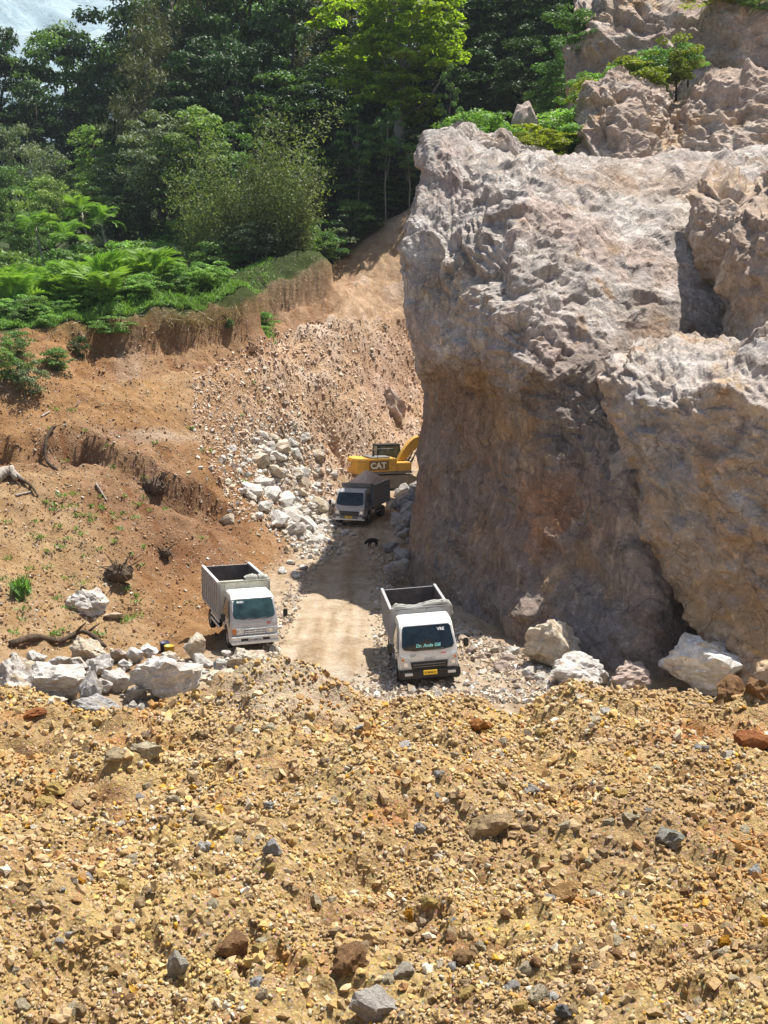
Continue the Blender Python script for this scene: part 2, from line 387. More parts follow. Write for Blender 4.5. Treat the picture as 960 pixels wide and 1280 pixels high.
# a ledge under the rim
rim = np.interp(PX, [-200, 0, 140, 300, 400, 510], [412, 414, 398, 380, 334, 266])
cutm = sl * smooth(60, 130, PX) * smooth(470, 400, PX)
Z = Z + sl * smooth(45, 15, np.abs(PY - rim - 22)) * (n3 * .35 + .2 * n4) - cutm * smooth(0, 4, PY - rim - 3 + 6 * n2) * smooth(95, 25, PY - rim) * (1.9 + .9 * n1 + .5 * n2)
rut = np.exp(-((X - np.interp(Y, [30, 50, 75], [.4, -.9, -.9])) / .28) ** 2) + np.exp(-((X - np.interp(Y, [30, 50, 75], [-1.4, -2.6, -2.5])) / .28) ** 2)
Z = Z + FLAT * (.05 * n2 + .03 * n4 - .05 * rut) + (1 - sl) * (1 - FLAT) * smooth(90, 130, Y) * n1 * 1.2
pts[..., 2] = Z
# local colour of the soil
def lerpc(c, f, col): return c * (1 - f[..., None]) + np.array(col) * f[..., None]
def blob(px, py, rx, ry): return np.exp(-(((PX - px) / rx) ** 2 + ((PY - py) / ry) ** 2))
wob = 40 * n1 + 22 * n2
c = np.ones(X.shape + (3,)) * np.array((.40, .285, .175))
bankm = sl * smooth(380, 300, PX + wob)
c = lerpc(c, bankm * .9, (.35, .195, .085))                                             # brown soil
c = lerpc(c, np.clip(sl * smooth(60, -30, PX - 120 + (640 - PY) * .35 + wob) * smooth(540, 580, PY + wob * .3), 0, 1), (.44, .295, .15))   # dry gravelly grass slope
c = lerpc(c, np.clip((blob(185, 612, 95, 42) + blob(250, 672, 85, 60) + blob(100, 548, 70, 12)) * 1.5, 0, 1) * sl * smooth(-.6, .0, n1 + .6 * n2) * .95, (.215, .10, .046))   # fresh red-brown scrape
c = lerpc(c, np.clip(blob(330, 690, 50, 30), 0, 1) * sl * .8, (.33, .18, .08))
c = lerpc(c, np.clip(blob(200, 470, 90, 45) * 1.1, 0, 1) * sl * .7, (.42, .26, .115))
c = lerpc(c, rocky * .9, (.60, .42, .275))                                           # pale broken rock wall
c = lerpc(c, np.clip(rocky * smooth(-.1, .45, n2 + n3 * .5), 0, 1) * .8, (.70, .57, .46))
c = lerpc(c, np.clip(blob(490, 470, 40, 60), 0, 1) * sl * .5, (.5, .33, .27))
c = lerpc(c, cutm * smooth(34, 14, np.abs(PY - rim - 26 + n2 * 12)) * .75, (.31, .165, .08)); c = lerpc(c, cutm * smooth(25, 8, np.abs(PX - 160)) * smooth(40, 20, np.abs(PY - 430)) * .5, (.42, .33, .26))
c = lerpc(c, sl * np.clip(blob(205, 545, 60, 8) * 1.2, 0, 1) * .6, (.55, .45, .35))
c = lerpc(c, FLAT, (.60, .49, .35))                                                  # dusty haul road
c = lerpc(c, FLAT * np.clip(blob(490, 850, 110, 28) + blob(430, 870, 80, 20), 0, 1) * .8, (.52, .45, .36))
c = lerpc(c, FLAT * np.clip(rut, 0, 1) * .6, (.64, .53, .38))
c = lerpc(c, FLAT * smooth(56, 64, Y) * .6, (.47, .38, .28))
trk = fbm(np.stack([X * 3.2 + .5 * np.sin(Y * .12), Y * .18, Z * 0], -1), 1.0, 4, 88)
c = lerpc(c, smooth(.05, .35, trk) * FLAT * .75, (.44, .33, .21)); c = lerpc(c, smooth(.08, .35, -trk) * FLAT * .7, (.68, .58, .45))
c = lerpc(c, smooth(.0, .5, n1 + n2 * .4) * FLAT * .5, (.46, .33, .19))
Z = Z + FLAT * (.07 * trk + .05 * n4); pts[..., 2] = Z
c = lerpc(c, sl * smooth(.1, .5, ero) * .35 * smooth(-.4, .3, n1), (.50, .37, .24)); c = lerpc(c, sl * smooth(.0, .4, -ero) * .35, (.31, .175, .085))
green = smooth(8, -4, PY - rim + n2 * 5) * smooth(60, 66, Y) * (1 - FLAT) * smooth(470, 400, PX)
green = np.maximum(green, smooth(112, 120, Y + n1 * 4))
c = lerpc(c, np.clip(green, 0, 1), (.06, .085, .025))
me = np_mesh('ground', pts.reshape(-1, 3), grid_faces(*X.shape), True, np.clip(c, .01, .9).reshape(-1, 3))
M_ground = m_ground('soil')
tag(link('ground', me, M_ground), kind='structure')
ZG = Z
def gzv(x, y):
    """height of the finished ground mesh"""
    i = np.clip(np.searchsorted(gy, y) - 1, 0, len(gy) - 2); j = np.clip(np.searchsorted(gx, x) - 1, 0, len(gx) - 2)
    a = (y - gy[i]) / (gy[i + 1] - gy[i]); b = (x - gx[j]) / (gx[j + 1] - gx[j])
    return ZG[i, j] * (1 - a) * (1 - b) + ZG[i + 1, j] * a * (1 - b) + ZG[i, j + 1] * (1 - a) * b + ZG[i + 1, j + 1] * a * b
def gz(x, y): return float(gzv(np.array([float(x)]), np.array([float(y)]))[0])
_BY = np.arange(25, 190, .12)
def ray_xyz(px, py, ys):
    u = (px - 480) / F; v = (640 - py) / F; t = ys / (CP + v * SP); return u * t, CZ + (v * CP - SP) * t
def on_ground(px, py, y0=25.0):
    """where a pixel's ray first meets the ground"""
    ys = _BY[_BY >= y0]; xx, zz = ray_xyz(px, py, ys); hit = np.nonzero(zz <= gzv(xx, ys))[0]
    k = hit[0] if len(hit) else len(ys) - 1
    return np.array([xx[k], ys[k], gz(xx[k], ys[k])])

# ------------------------------------------------------------------ the foreground heap
fy = axis([(-6, 2.6, 50), (2.6, 5, 150), (5, 9.6, 190), (9.6, 13, 50), (13, 30, 40)])
fxn = np.linspace(-1, 1, 370)
FX = fxn[None, :] * (2.2 + .52 * np.clip(fy, 2, 30))[:, None]; FY = np.repeat(fy[:, None], 370, 1)
def fg_height(x, y):
    z = fg_z(x, y); p = np.stack([x, y, np.zeros_like(x)], -1)
    z = z + .28 * fbm(p, 1.5, 3, 71) + .22 * fbm(p, .55, 3, 72) + .055 * facet(p, .30, 73, 1.0) + .03 * facet(p, .13, 74, 1.0) + .015 * fbm(p, .06, 2, 76)
    cl = facet(p, .5, 77); z = z + .07 * np.maximum(cl, 0)
    # two deeper hollows seen at the left and right edges
    for hx, hy, r, dp in ((-1.22, 3.85, .16, .10), (2.55, 7.9, .3, .16), (1.62, 4.35, .10, .06), (.75, 5.4, .14, .06)):
        z = z - dp * np.exp(-(((x - hx) / r) ** 2 + ((y - hy) / (r * .7)) ** 2))
    return z
FZ = fg_height(FX, FY)
def fg_fast(x, y):
    """height of the finished heap mesh, from its grid"""
    x = np.asarray(x, float); y = np.asarray(y, float)
    i = np.clip(np.searchsorted(fy, y) - 1, 0, len(fy) - 2); a = (y - fy[i]) / (fy[i + 1] - fy[i])
    u = (x / (2.2 + .52 * np.clip(y, 2, 30)) + 1) / 2 * (len(fxn) - 1); j = np.clip(u.astype(int), 0, len(fxn) - 2); b = u - j
    return FZ[i, j] * (1 - a) * (1 - b) + FZ[i + 1, j] * a * (1 - b) + FZ[i, j + 1] * (1 - a) * b + FZ[i + 1, j + 1] * a * b
fp = np.stack([FX, FY, FZ], -1)
nA = fbm(fp, .9, 4, 81); nB = fbm(fp, .25, 4, 82); nC = fbm(fp, .5, 3, 83)
fc = np.ones(FX.shape + (3,)) * np.array((.41, .285, .135))
fc = lerpc(fc, smooth(.0, .35, nA) * .75, (.33, .22, .11)); fc = lerpc(fc, smooth(.1, .45, nC) * .6, (.50, .36, .15)); fc = lerpc(fc, smooth(.18, .45, nB) * .6, (.33, .18, .08))
fpx, fpy, _ = proj(fp)
fc = lerpc(fc, smooth(0, 60, fpx - 250) * smooth(470, 420, fpx) * smooth(915, 880, fpy) * .7, (.46, .38, .28))
for bx, by, rx, ry, k in ((170, 925, 60, 9, .6), (850, 915, 60, 16, .9), (945, 925, 30, 25, 1), (600, 905, 25, 18, .8), (38, 893, 30, 8, .8), (560, 1190, 20, 25, .3), (330, 960, 40, 14, .7), (700, 1120, 40, 20, .6), (120, 1060, 50, 20, .5), (800, 1200, 40, 25, .5), (480, 1020, 40, 15, .5)):
    fc = lerpc(fc, k * np.exp(-(((fpx - bx) / rx) ** 2 + ((fpy - by) / ry) ** 2)) * smooth(-.3, .2, nB), (.42, .17, .055))
def m_fg():
    t = NT('rubble_soil'); p = t.pos(); c = t.attr()
    c = t.mix(t.noise(p, 22, 5, .7, lo=.45, hi=.7), c, t.mix(1.0, c, (1.3, 1.28, 1.2), 'MULTIPLY'))
    c = t.mix(t.noise(p, 40, 5, .7, lo=.48, hi=.7), c, t.mix(1.0, c, (.62, .57, .52), 'MULTIPLY'))
    c = t.mix(t.ramp(t.voro(p, 60), .42, .2), c, t.mix(.25, t.mix(1.0, c, (1.25, 1.2, 1.1), 'MULTIPLY'), t.voro(p, 60, out='Color')))
    h = t.noise(p, 30, 8, .75); nb = t.bump(h, .9, .03); nb = t.bump(t.voro(p, 70), .7, .012, nb); nb = t.bump(t.voro(p, 28), .5, .02, nb)
    return t.done(c, .95, .1, nb)
me = np_mesh('rubble_heap', fp.reshape(-1, 3), grid_faces(*FX.shape), True, np.clip(fc, .01, .9).reshape(-1, 3))
tag(link('rubble_heap', me, m_fg()), kind='structure')

# ================================================================== CLIFF
def catmull(ctrl, n):
    ctrl = np.asarray(ctrl, float); k = len(ctrl)
    e = np.concatenate([[2 * ctrl[0] - ctrl[1]], ctrl, [2 * ctrl[-1] - ctrl[-2]]])
    t = np.linspace(0, k - 1 - 1e-9, n); i = t.astype(int); w = (t - i).reshape((-1,) + (1,) * (ctrl.ndim - 1))
    a, b, c, d = e[i], e[i + 1], e[i + 2], e[i + 3]
    return .5 * (2 * b + (c - a) * w + (2 * a - 5 * b + 4 * c - d) * w ** 2 + (-a + 3 * b - 3 * c + d) * w ** 3)
def lattice(cols, R, C):
    """cols: list of columns of 3-D points, all the same length, base to top"""
    a = np.array(cols)                       # (C0, R0, 3)
    a = np.stack([catmull(a[i], R) for i in range(len(a))]) # (C0,R,3)
    a = catmull(a, C)                        # (C,R,3)
    return np.transpose(a, (1, 0, 2))
def tri_relief(R, C, step, seed, jit=.9):
    """flat triangular facets: random heights on a warped coarse net, joined by planes"""
    r = np.random.default_rng(seed); h = r.uniform(-1, 1, (R // step + 5, C // step + 5))
    I, J = np.meshgrid(np.arange(R), np.arange(C), indexing='ij'); p = np.stack([I / step, J / step, np.full(I.shape, seed * 3.7)], -1)
    u = I / step + 1.5 + jit * vnoise(p * .8, seed); v = J / step + 1.5 + jit * vnoise(p * .8 + 31.7, seed + 1)
    a = np.clip(u.astype(int), 0, h.shape[0] - 2); b = np.clip(v.astype(int), 0, h.shape[1] - 2); fu = u - a; fv = v - b
    lo = h[a, b] + fu * (h[a + 1, b] - h[a, b]) + fv * (h[a, b + 1] - h[a, b])
    hi = h[a + 1, b + 1] + (1 - fu) * (h[a, b + 1] - h[a + 1, b + 1]) + (1 - fv) * (h[a + 1, b] - h[a + 1, b + 1])
    return np.where(fu + fv < 1, lo, hi)
def normals(g):
    du = np.gradient(g, axis=1); dv = np.gradient(g, axis=0)
    n = np.cross(du, dv); return n / (np.linalg.norm(n, axis=-1, keepdims=True) + 1e-9)
def cliff(name, cols, R, C, mat, big=.9, mid=.5, small=.2, seed=0, warp=.6, colf=None, ampf=None, crease=1.0):
    g = lattice(cols, R, C); n = normals(g)
    if np.mean((n * (np.array([0, 0, CZ]) - g)).sum(-1)) < 0: n = -n
    q = g + .25 * warp * np.stack([fbm(g, 2.5, 3, seed + 50 + k) for k in range(3)], -1)
    qs = q * np.array([1, 1, .8])
    d = 1.1 * big * facet(qs, 3.6, seed + 1, 1.3, 80, .2) + .35 * mid * facet(qs, 1.6, seed + 11, 1.4, 85, .45) + .35 * small * facet(q, .75, seed + 21, 1.6, 85, .7) + .4 * big * fbm(g, 6, 3, seed + 41)
    sp = np.minimum(np.linalg.norm(np.gradient(g, axis=0), axis=-1), np.linalg.norm(np.gradient(g, axis=1), axis=-1)); sp = np.minimum(sp, .14)   # local mesh spacing keeps every facet's slope alike
    d = d + sp * (6.2 * tri_relief(R, C, 26, seed + 91) + 4.0 * tri_relief(R, C, 11, seed + 93) + 1.9 * tri_relief(R, C, 5, seed + 95) + .6 * tri_relief(R, C, 2, seed + 97))
    if ampf is not None: d = d * ampf(g)
    # creased, diagonal fracture lines
    e1 = np.array([.78, 0, -.62]); al = (q * e1).sum(-1, keepdims=True); r3 = q - al * e1 * .72
    rg = 1 - np.abs(fbm(r3, 1.5, 4, seed + 61)) * 2; rg2 = 1 - np.abs(fbm(r3 * np.array([1, 1, 1.3]), .6, 3, seed + 71)) * 2
    d = d + crease * (.20 * rg * np.abs(rg) + .05 * rg2) * (ampf(g) if ampf is not None else 1)
    g2 = g + n * d[..., None]
    col = colf(g2, d) if colf else None
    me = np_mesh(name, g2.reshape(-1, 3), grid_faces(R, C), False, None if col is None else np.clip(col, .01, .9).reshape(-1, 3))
    o = link(name, me, mat); tag(o, kind='structure'); return o, g2
def col_px(*a): return [P(*q) for q in a]
main = [
    [(12, 80, 0), (12, 80, 4), (12, 80, 8), (12, 79.5, 11), (12, 79.5, 13), (12, 79, 15), (12, 79, 17), (12, 79, 18.5), (12, 79, 20), (13, 79.5, 21), (14, 80, 22)],
    [(4.6, 79, -.5), (4.4, 79, 4), (4.1, 79, 7.5), (3.8, 78.5, 10), (3.5, 78, 12), (3.2, 78, 14), (3.0, 77.5, 16), (3.2, 77.5, 18), (4.0, 77, 19.6), (7, 78, 21), (12, 79, 22)],
    [(4.2, 68, -.5), (3.9, 68, 4), (3.5, 68, 7.5), (3.1, 67.5, 10), (2.8, 67, 12), (2.4, 66.5, 14), (2.3, 66, 16.5), (2.7, 66, 19), (3.8, 66, 20.6), (6, 67, 21.6), (12, 73, 22.4)],
    col_px((508, 745, 54), (516, 650, 56), (525, 580, 57), (531, 520, 57.5), (529, 478, 57), (514, 428, 55), (504, 372, 54.5), (510, 310, 55.5), (527, 235, 57.5), (540, 178, 60), (585, 168, 68)),
    col_px((535, 765, 49.5), (540, 660, 52), (545, 590, 53), (550, 525, 53.6), (552, 484, 53.4), (540, 440, 52.4), (535, 385, 52.4), (545, 315, 53.2), (560, 240, 55.5), (572, 182, 59), (610, 175, 68)),
    col_px((590, 790, 45.8), (590, 690, 48.6), (592, 600, 49.8), (594, 530, 50.6), (594, 492, 50.6), (585, 450, 49.8), (580, 395, 50.2), (585, 325, 51.6), (600, 250, 54.5), (615, 204, 58.5), (640, 197, 68)),
    col_px((655, 815, 41.2), (655, 720, 43.2), (655, 630, 44.5), (655, 560, 45.2), (652, 512, 45.4), (645, 455, 44.9), (640, 395, 46.2), (645, 325, 48.8), (655, 250, 53.5), (668, 204, 59.5), (690, 197, 69)),
    col_px((735, 848, 38.4), (735, 750, 40.6), (735, 650, 42.3), (728, 570, 43.6), (722, 505, 44.6), (718, 445, 45.6), (714, 385, 47.6), (714, 320, 50.4), (720, 252, 54.5), (730, 203, 60.5), (745, 197, 69)),
    col_px((815, 850, 37.4), (812, 760, 38.5), (805, 670, 39.8), (798, 590, 41.2), (790, 520, 43), (785, 455, 46.8), (782, 390, 49.2), (784, 320, 52.2), (790, 250, 56.5), (800, 202, 62.5), (810, 196, 70)),
    col_px((900, 850, 38.5), (895, 770, 40.5), (890, 690, 42.5), (885, 610, 44.5), (880, 530, 46.5), (870, 460, 48.5), (868, 390, 51), (870, 320, 54), (876, 250, 58.5), (884, 196, 65), (890, 188, 71)),
    col_px((1000, 850, 40), (1000, 770, 42), (1000, 690, 44), (1000, 610, 46), (1000, 530, 48), (990, 460, 50), (985, 390, 52), (980, 320, 55), (980, 250, 60), (980, 200, 67), (980, 190, 72)),
    col_px((1150, 850, 42), (1150, 770, 44), (1150, 690, 46), (1150, 610, 48), (1150, 530, 50), (1130, 460, 52), (1120, 390, 54), (1100, 320, 57), (1100, 250, 62), (1100, 200, 69), (1100, 190, 74)),
]
def main_col(g, d):
    px, py, _ = proj(g); a = fbm(g, 4, 4, 301); b = fbm(g, 1.3, 4, 302); v = fbm(g * np.array([1, 1, .25]), 1.2, 4, 303)
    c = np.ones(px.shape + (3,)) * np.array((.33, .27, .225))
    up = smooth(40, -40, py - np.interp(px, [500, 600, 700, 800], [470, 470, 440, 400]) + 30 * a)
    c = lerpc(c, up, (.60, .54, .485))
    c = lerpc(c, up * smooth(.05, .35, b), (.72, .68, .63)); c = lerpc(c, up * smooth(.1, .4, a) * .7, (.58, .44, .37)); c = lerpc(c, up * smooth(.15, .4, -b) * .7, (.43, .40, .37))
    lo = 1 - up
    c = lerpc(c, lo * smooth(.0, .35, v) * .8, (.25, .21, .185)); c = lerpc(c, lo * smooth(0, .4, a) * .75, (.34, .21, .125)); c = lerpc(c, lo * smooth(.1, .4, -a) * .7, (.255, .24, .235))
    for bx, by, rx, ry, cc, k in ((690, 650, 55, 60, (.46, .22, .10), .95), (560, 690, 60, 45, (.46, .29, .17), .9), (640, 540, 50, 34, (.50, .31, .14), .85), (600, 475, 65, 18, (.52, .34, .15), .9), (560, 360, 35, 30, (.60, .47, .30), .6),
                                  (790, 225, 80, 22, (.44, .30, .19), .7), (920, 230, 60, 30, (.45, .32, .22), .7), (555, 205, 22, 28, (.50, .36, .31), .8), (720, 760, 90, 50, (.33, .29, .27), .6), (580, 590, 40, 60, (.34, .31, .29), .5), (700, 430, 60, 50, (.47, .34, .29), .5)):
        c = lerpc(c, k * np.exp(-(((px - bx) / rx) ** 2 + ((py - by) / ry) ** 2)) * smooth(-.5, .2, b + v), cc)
    return c
M_cliff = m_rock('quarry_rock', (.42, .36, .31), (.52, .46, .41), (.33, .285, .25), stain=(.42, .30, .20), streak=.85, use_attr=True, s=1.0)
def main_amp(g):
    px, py, _ = proj(g)
    lower = smooth(-15, 30, py - np.interp(px, [500, 560, 620, 680, 760], [455, 470, 500, 520, 520]))
    slope = smooth(660, 760, px) * smooth(470, 420, py)
    return (1 - .5 * lower - .5 * slope * (1 - lower)) * (1 - .45 * smooth(570, 520, px))
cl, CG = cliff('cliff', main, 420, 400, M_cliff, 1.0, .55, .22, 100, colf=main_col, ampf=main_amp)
but = [
    [(13.0, 48, -1), (12.8, 48, 3), (12, 48, 6), (11.5, 47.5, 8), (11, 47, 9.5), (11, 47, 10.5), (12, 49, 11), (14, 52, 11.2)],
    col_px((893, 872, 40), (862, 770, 41.2), (822, 680, 41.8), (786, 600, 42.2), (768, 530, 42.4), (764, 480, 42.8), (784, 436, 45), (800, 428, 49)),
    col_px((905, 885, 36.6), (880, 790, 38), (845, 700, 38.9), (815, 620, 39.4), (800, 545, 39.8), (798, 490, 40.3), (810, 442, 43), (820, 430, 49)),
    col_px((930, 890, 34.6), (910, 790, 36.3), (885, 700, 37.2), (865, 620, 37.8), (855, 550, 38.2), (850, 495, 38.8), (855, 448, 42), (860, 432, 49)),
    col_px((980, 890, 33.6), (965, 790, 35.2), (945, 700, 36.2), (925, 620, 36.9), (915, 550, 37.4), (908, 495, 38), (905, 450, 41.5), (905, 434, 49)),
    col_px((1060, 890, 33.6), (1045, 790, 35), (1030, 700, 36), (1010, 620, 36.4), (990, 545, 36.8), (975, 480, 37.4), (965, 435, 41), (960, 425, 49)),
    col_px((1200, 890, 34), (1200, 790, 35.5), (1180, 700, 36.5), (1150, 610, 37), (1120, 530, 37.5), (1100, 460, 38), (1080, 410, 42), (1060, 400, 49)),
]
def but_col(g, d):
    px, py, _ = proj(g); a = fbm(g, 3, 4, 311); b = fbm(g, 1.0, 4, 312)
    c = np.ones(px.shape + (3,)) * np.array((.47, .40, .34))
    c = lerpc(c, smooth(0, .35, a) * .8, (.45, .31, .19)); c = lerpc(c, smooth(.1, .4, -a) * .9, (.31, .295, .29)); c = lerpc(c, smooth(.2, .4, b) * .6, (.55, .50, .44))
    for bx, by, rx, ry, cc, k in ((880, 570, 26, 30, (.44, .27, .13), .9), (815, 655, 24, 60, (.54, .35, .16), .95), (900, 760, 65, 45, (.54, .35, .15), .95), (930, 620, 40, 38, (.66, .62, .56), .85), (825, 600, 16, 25, (.66, .6, .55), .8),
                                  (850, 620, 30, 60, (.31, .30, .30), .6), (850, 465, 110, 40, (.62, .58, .53), .9), (930, 500, 60, 50, (.60, .52, .46), .6), (950, 810, 30, 30, (.56, .33, .12), .8)):
        c = lerpc(c, k * np.exp(-(((px - bx) / rx) ** 2 + ((py - by) / ry) ** 2)) * smooth(-.4, .25, b), cc)
    return c
M_but = m_rock('buttress_rock', (.45, .37, .30), (.52, .45, .39), (.36, .32, .29), stain=(.46, .32, .19), streak=.3, use_attr=True, s=1.1)
cliff('cliff', but, 270, 220, M_but, .8, .5, .22, 200, colf=but_col)
def tan_col(base, seed):
    def f(g, d):
        a = fbm(g, 3, 4, seed); b = fbm(g, 1, 4, seed + 1); c = np.ones(a.shape + (3,)) * np.array(base)
        c = lerpc(c, smooth(.0, .35, a) * .7, (.50, .37, .24)); c = lerpc(c, smooth(.15, .4, b) * .6, (.60, .54, .46)); c = lerpc(c, smooth(.15, .4, -b) * .6, (.36, .28, .23)); return c
    return f
knob = [
    [(16, 60, 10), (15.5, 58, 13), (15, 56, 15), (14.5, 55, 16.5), (14.6, 55, 18), (15.5, 57, 19.5), (17, 60, 20)],
    col_px((885, 450, 50.2), (912, 385, 49.7), (904, 340, 49.2), (897, 300, 49.2), (905, 268, 50.2), (930, 245, 51), (940, 240, 57)),
    col_px((925, 455, 47.2), (938, 395, 47.2), (934, 345, 47), (930, 305, 47.2), (935, 270, 48.7), (950, 240, 52.2), (955, 225, 57)),
    col_px((985, 455, 44.5), (985, 395, 44.5), (985, 345, 44.5), (985, 300, 45), (985, 258, 46.5), (985, 215, 50), (985, 200, 57)),
    col_px((1100, 455, 45), (1100, 395, 45), (1100, 345, 45), (1100, 300, 45.5), (1100, 250, 47), (1100, 200, 51), (1100, 180, 57)),
]
cliff('cliff', knob, 140, 130, M_but, .6, .4, .18, 260, colf=tan_col((.46, .36, .28), 320))
back1 = [   # outcrop above the debris slope
    [(14.5, 84, 20), (14.3, 83, 23), (14.4, 82, 25.5), (14.8, 82, 27.5), (16, 84, 28.5), (18, 88, 29)],
    col_px((724, 215, 72), (722, 175, 73), (726, 140, 74), (740, 110, 75.5), (765, 96, 78), (770, 92, 84)),
    col_px((745, 218, 69), (748, 180, 70), (752, 145, 71), (765, 115, 73), (785, 98, 76), (790, 94, 84)),
    col_px((790, 220, 68), (795, 190, 69), (798, 160, 70.5), (808, 130, 73), (815, 112, 76), (820, 100, 84)),
    col_px((835, 225, 68), (830, 200, 70), (832, 175, 73), (835, 155, 75.5), (838, 135, 78), (845, 105, 86)),
    col_px((880, 225, 68), (872, 195, 69.5), (872, 165, 71), (878, 130, 73), (885, 102, 76), (890, 92, 86)),
    col_px((935, 225, 67), (930, 195, 68.5), (930, 160, 70), (932, 125, 72), (935, 98, 75), (940, 92, 86)),
    col_px((1050, 225, 67), (1050, 195, 68.5), (1050, 160, 70), (1050, 125, 72), (1050, 90, 75), (1050, 80, 86)),
]
cliff('cliff', back1, 150, 220, M_but, 1.0, .7, .35, 400, colf=tan_col((.47, .37, .295), 330))
back2 = [
    [(17, 104, 22), (16.8, 103, 28), (16.6, 102, 33), (16.8, 101, 38), (17.5, 102, 44), (19, 104, 52)],
    col_px((712, 175, 92), (714, 135, 92.5), (708, 95, 93), (722, 60, 93), (738, 25, 94), (748, -30, 97)),
    col_px((740, 178, 88), (745, 140, 88), (735, 100, 88), (745, 60, 88.5), (755, 20, 90), (765, -30, 93)),
    col_px((800, 178, 86), (800, 140, 86), (800, 100, 86), (800, 60, 86.5), (800, 20, 88), (805, -30, 91)),
    col_px((860, 170, 84), (860, 130, 84), (860, 95, 84.5), (865, 55, 85), (870, 12, 87), (880, 4, 95)),
    col_px((930, 170, 82), (930, 130, 82), (930, 95, 82.5), (930, 55, 83), (930, 14, 85), (935, 4, 95)),
    col_px((1060, 170, 82), (1060, 130, 82), (1060, 95, 82.5), (1060, 50, 83), (1060, 0, 85), (1060, -10, 95)),
]
cliff('cliff', back2, 140, 180, M_but, 1.3, .9, .35, 440, colf=tan_col((.42, .335, .28), 340))

# ================================================================== VEHICLES
M_white = m_plain('white_paint', (.78, .78, .75), .35, .5, dirt=.4, scale=1.6, dcol=(.50, .42, .31))
M_silver = m_plain('silver_paint', (.56, .55, .53), .35, .5, metal=.25, dirt=.25)
M_greyp = m_plain('grey_paint', (.42, .43, .45), .4, .5, dirt=.2)
M_box1 = m_plain('pale_steel', (.44, .43, .41), .6, .3, dirt=.55, dcol=(.34, .29, .23), scale=2.5)
M_box2 = m_plain('cream_steel', (.60, .59, .50), .6, .3, dirt=.35)
M_boxd = m_plain('dark_steel', (.16, .16, .165), .6, .3, dirt=.4)
M_boxg = m_plain('grey_steel', (.36, .36, .37), .6, .3, dirt=.35)
M_inside = m_plain('scuffed_steel', (.12, .10, .09), .7, .3, dirt=.7, dcol=(.25, .2, .16), scale=2)
M_black = m_plain('black_plastic', (.015, .015, .017), .5, .4, dirt=.2, dcol=(.12, .1, .08))
M_rubber = m_plain('rubber', (.025, .024, .023), .9, .2, dirt=.6, dcol=(.2, .16, .11))
M_rim = m_plain('rim_steel', (.45, .44, .42), .5, .4, metal=.3, dirt=.5)
M_chrome = m_plain('chrome', (.75, .75, .75), .2, .5, metal=.8, dirt=.1)
M_orange = m_plain('orange_lens', (.6, .18, .04), .3, .5, dirt=.1)
M_clear = m_plain('clear_lens', (.62, .63, .62), .15, .6, dirt=.1)
M_plate = m_plain('yellow_plate', (.85, .55, .03), .5, .4, dirt=.1)
M_ink = m_plain('dark_ink', (.05, .04, .03), .6, .3, dirt=0)
M_tarp = m_plain('grey_tarp', (.36, .36, .33), .8, .2, dirt=.35, bump=.4)
M_cyan = m_plain('cyan_sticker', (.30, .75, .72), .5, .4, dirt=0)
M_wht = m_plain('white_sticker', (.8, .8, .8), .5, .4, dirt=0)
M_grylet = m_plain('grey_lettering', (.35, .35, .36), .5, .4, dirt=0)
M_red = m_plain('red_lettering', (.55, .04, .03), .5, .4, dirt=0)
def m_glass(name, tint):
    t = NT(name); return t.done(t.mix(t.noise(t.obj(), 2.5, 3, lo=.35, hi=.7), tint, tuple(x * .4 for x in tint)), .06, .6)
M_glass = m_glass('dark_glass', (.012, .022, .028)); M_glass2 = m_glass('teal_glass', (.035, .075, .075)); M_glassx = m_glass('cab_glass', (.16, .20, .17))

def text_part(name, body, size, mat, parent, M, extrude=.002, bold=0.0, shear=0.0):
    cu = bpy.data.curves.new(name, 'FONT'); cu.body = body; cu.size = size; cu.extrude = extrude; cu.offset = bold; cu.shear = shear
    cu.align_x = 'CENTER'; cu.align_y = 'CENTER'; cu.resolution_u = 3
    tmp = bpy.data.objects.new('tmp', cu); COL.objects.link(tmp)
    dg = bpy.context.evaluated_depsgraph_get(); me = bpy.data.meshes.new_from_object(tmp.evaluated_get(dg))
    bpy.data.objects.remove(tmp); me.materials.clear()
    o = link(name, me, mat, parent); o.matrix_local = M; return o
def frame_on(p0, xdir, ydir):
    x = Vector(xdir).normalized(); z = x.cross(Vector(ydir)).normalized(); y = z.cross(x)
    return Matrix(((x.x, y.x, z.x, p0[0]), (x.y, y.y, z.y, p0[1]), (x.z, y.z, z.z, p0[2]), (0, 0, 0, 1)))
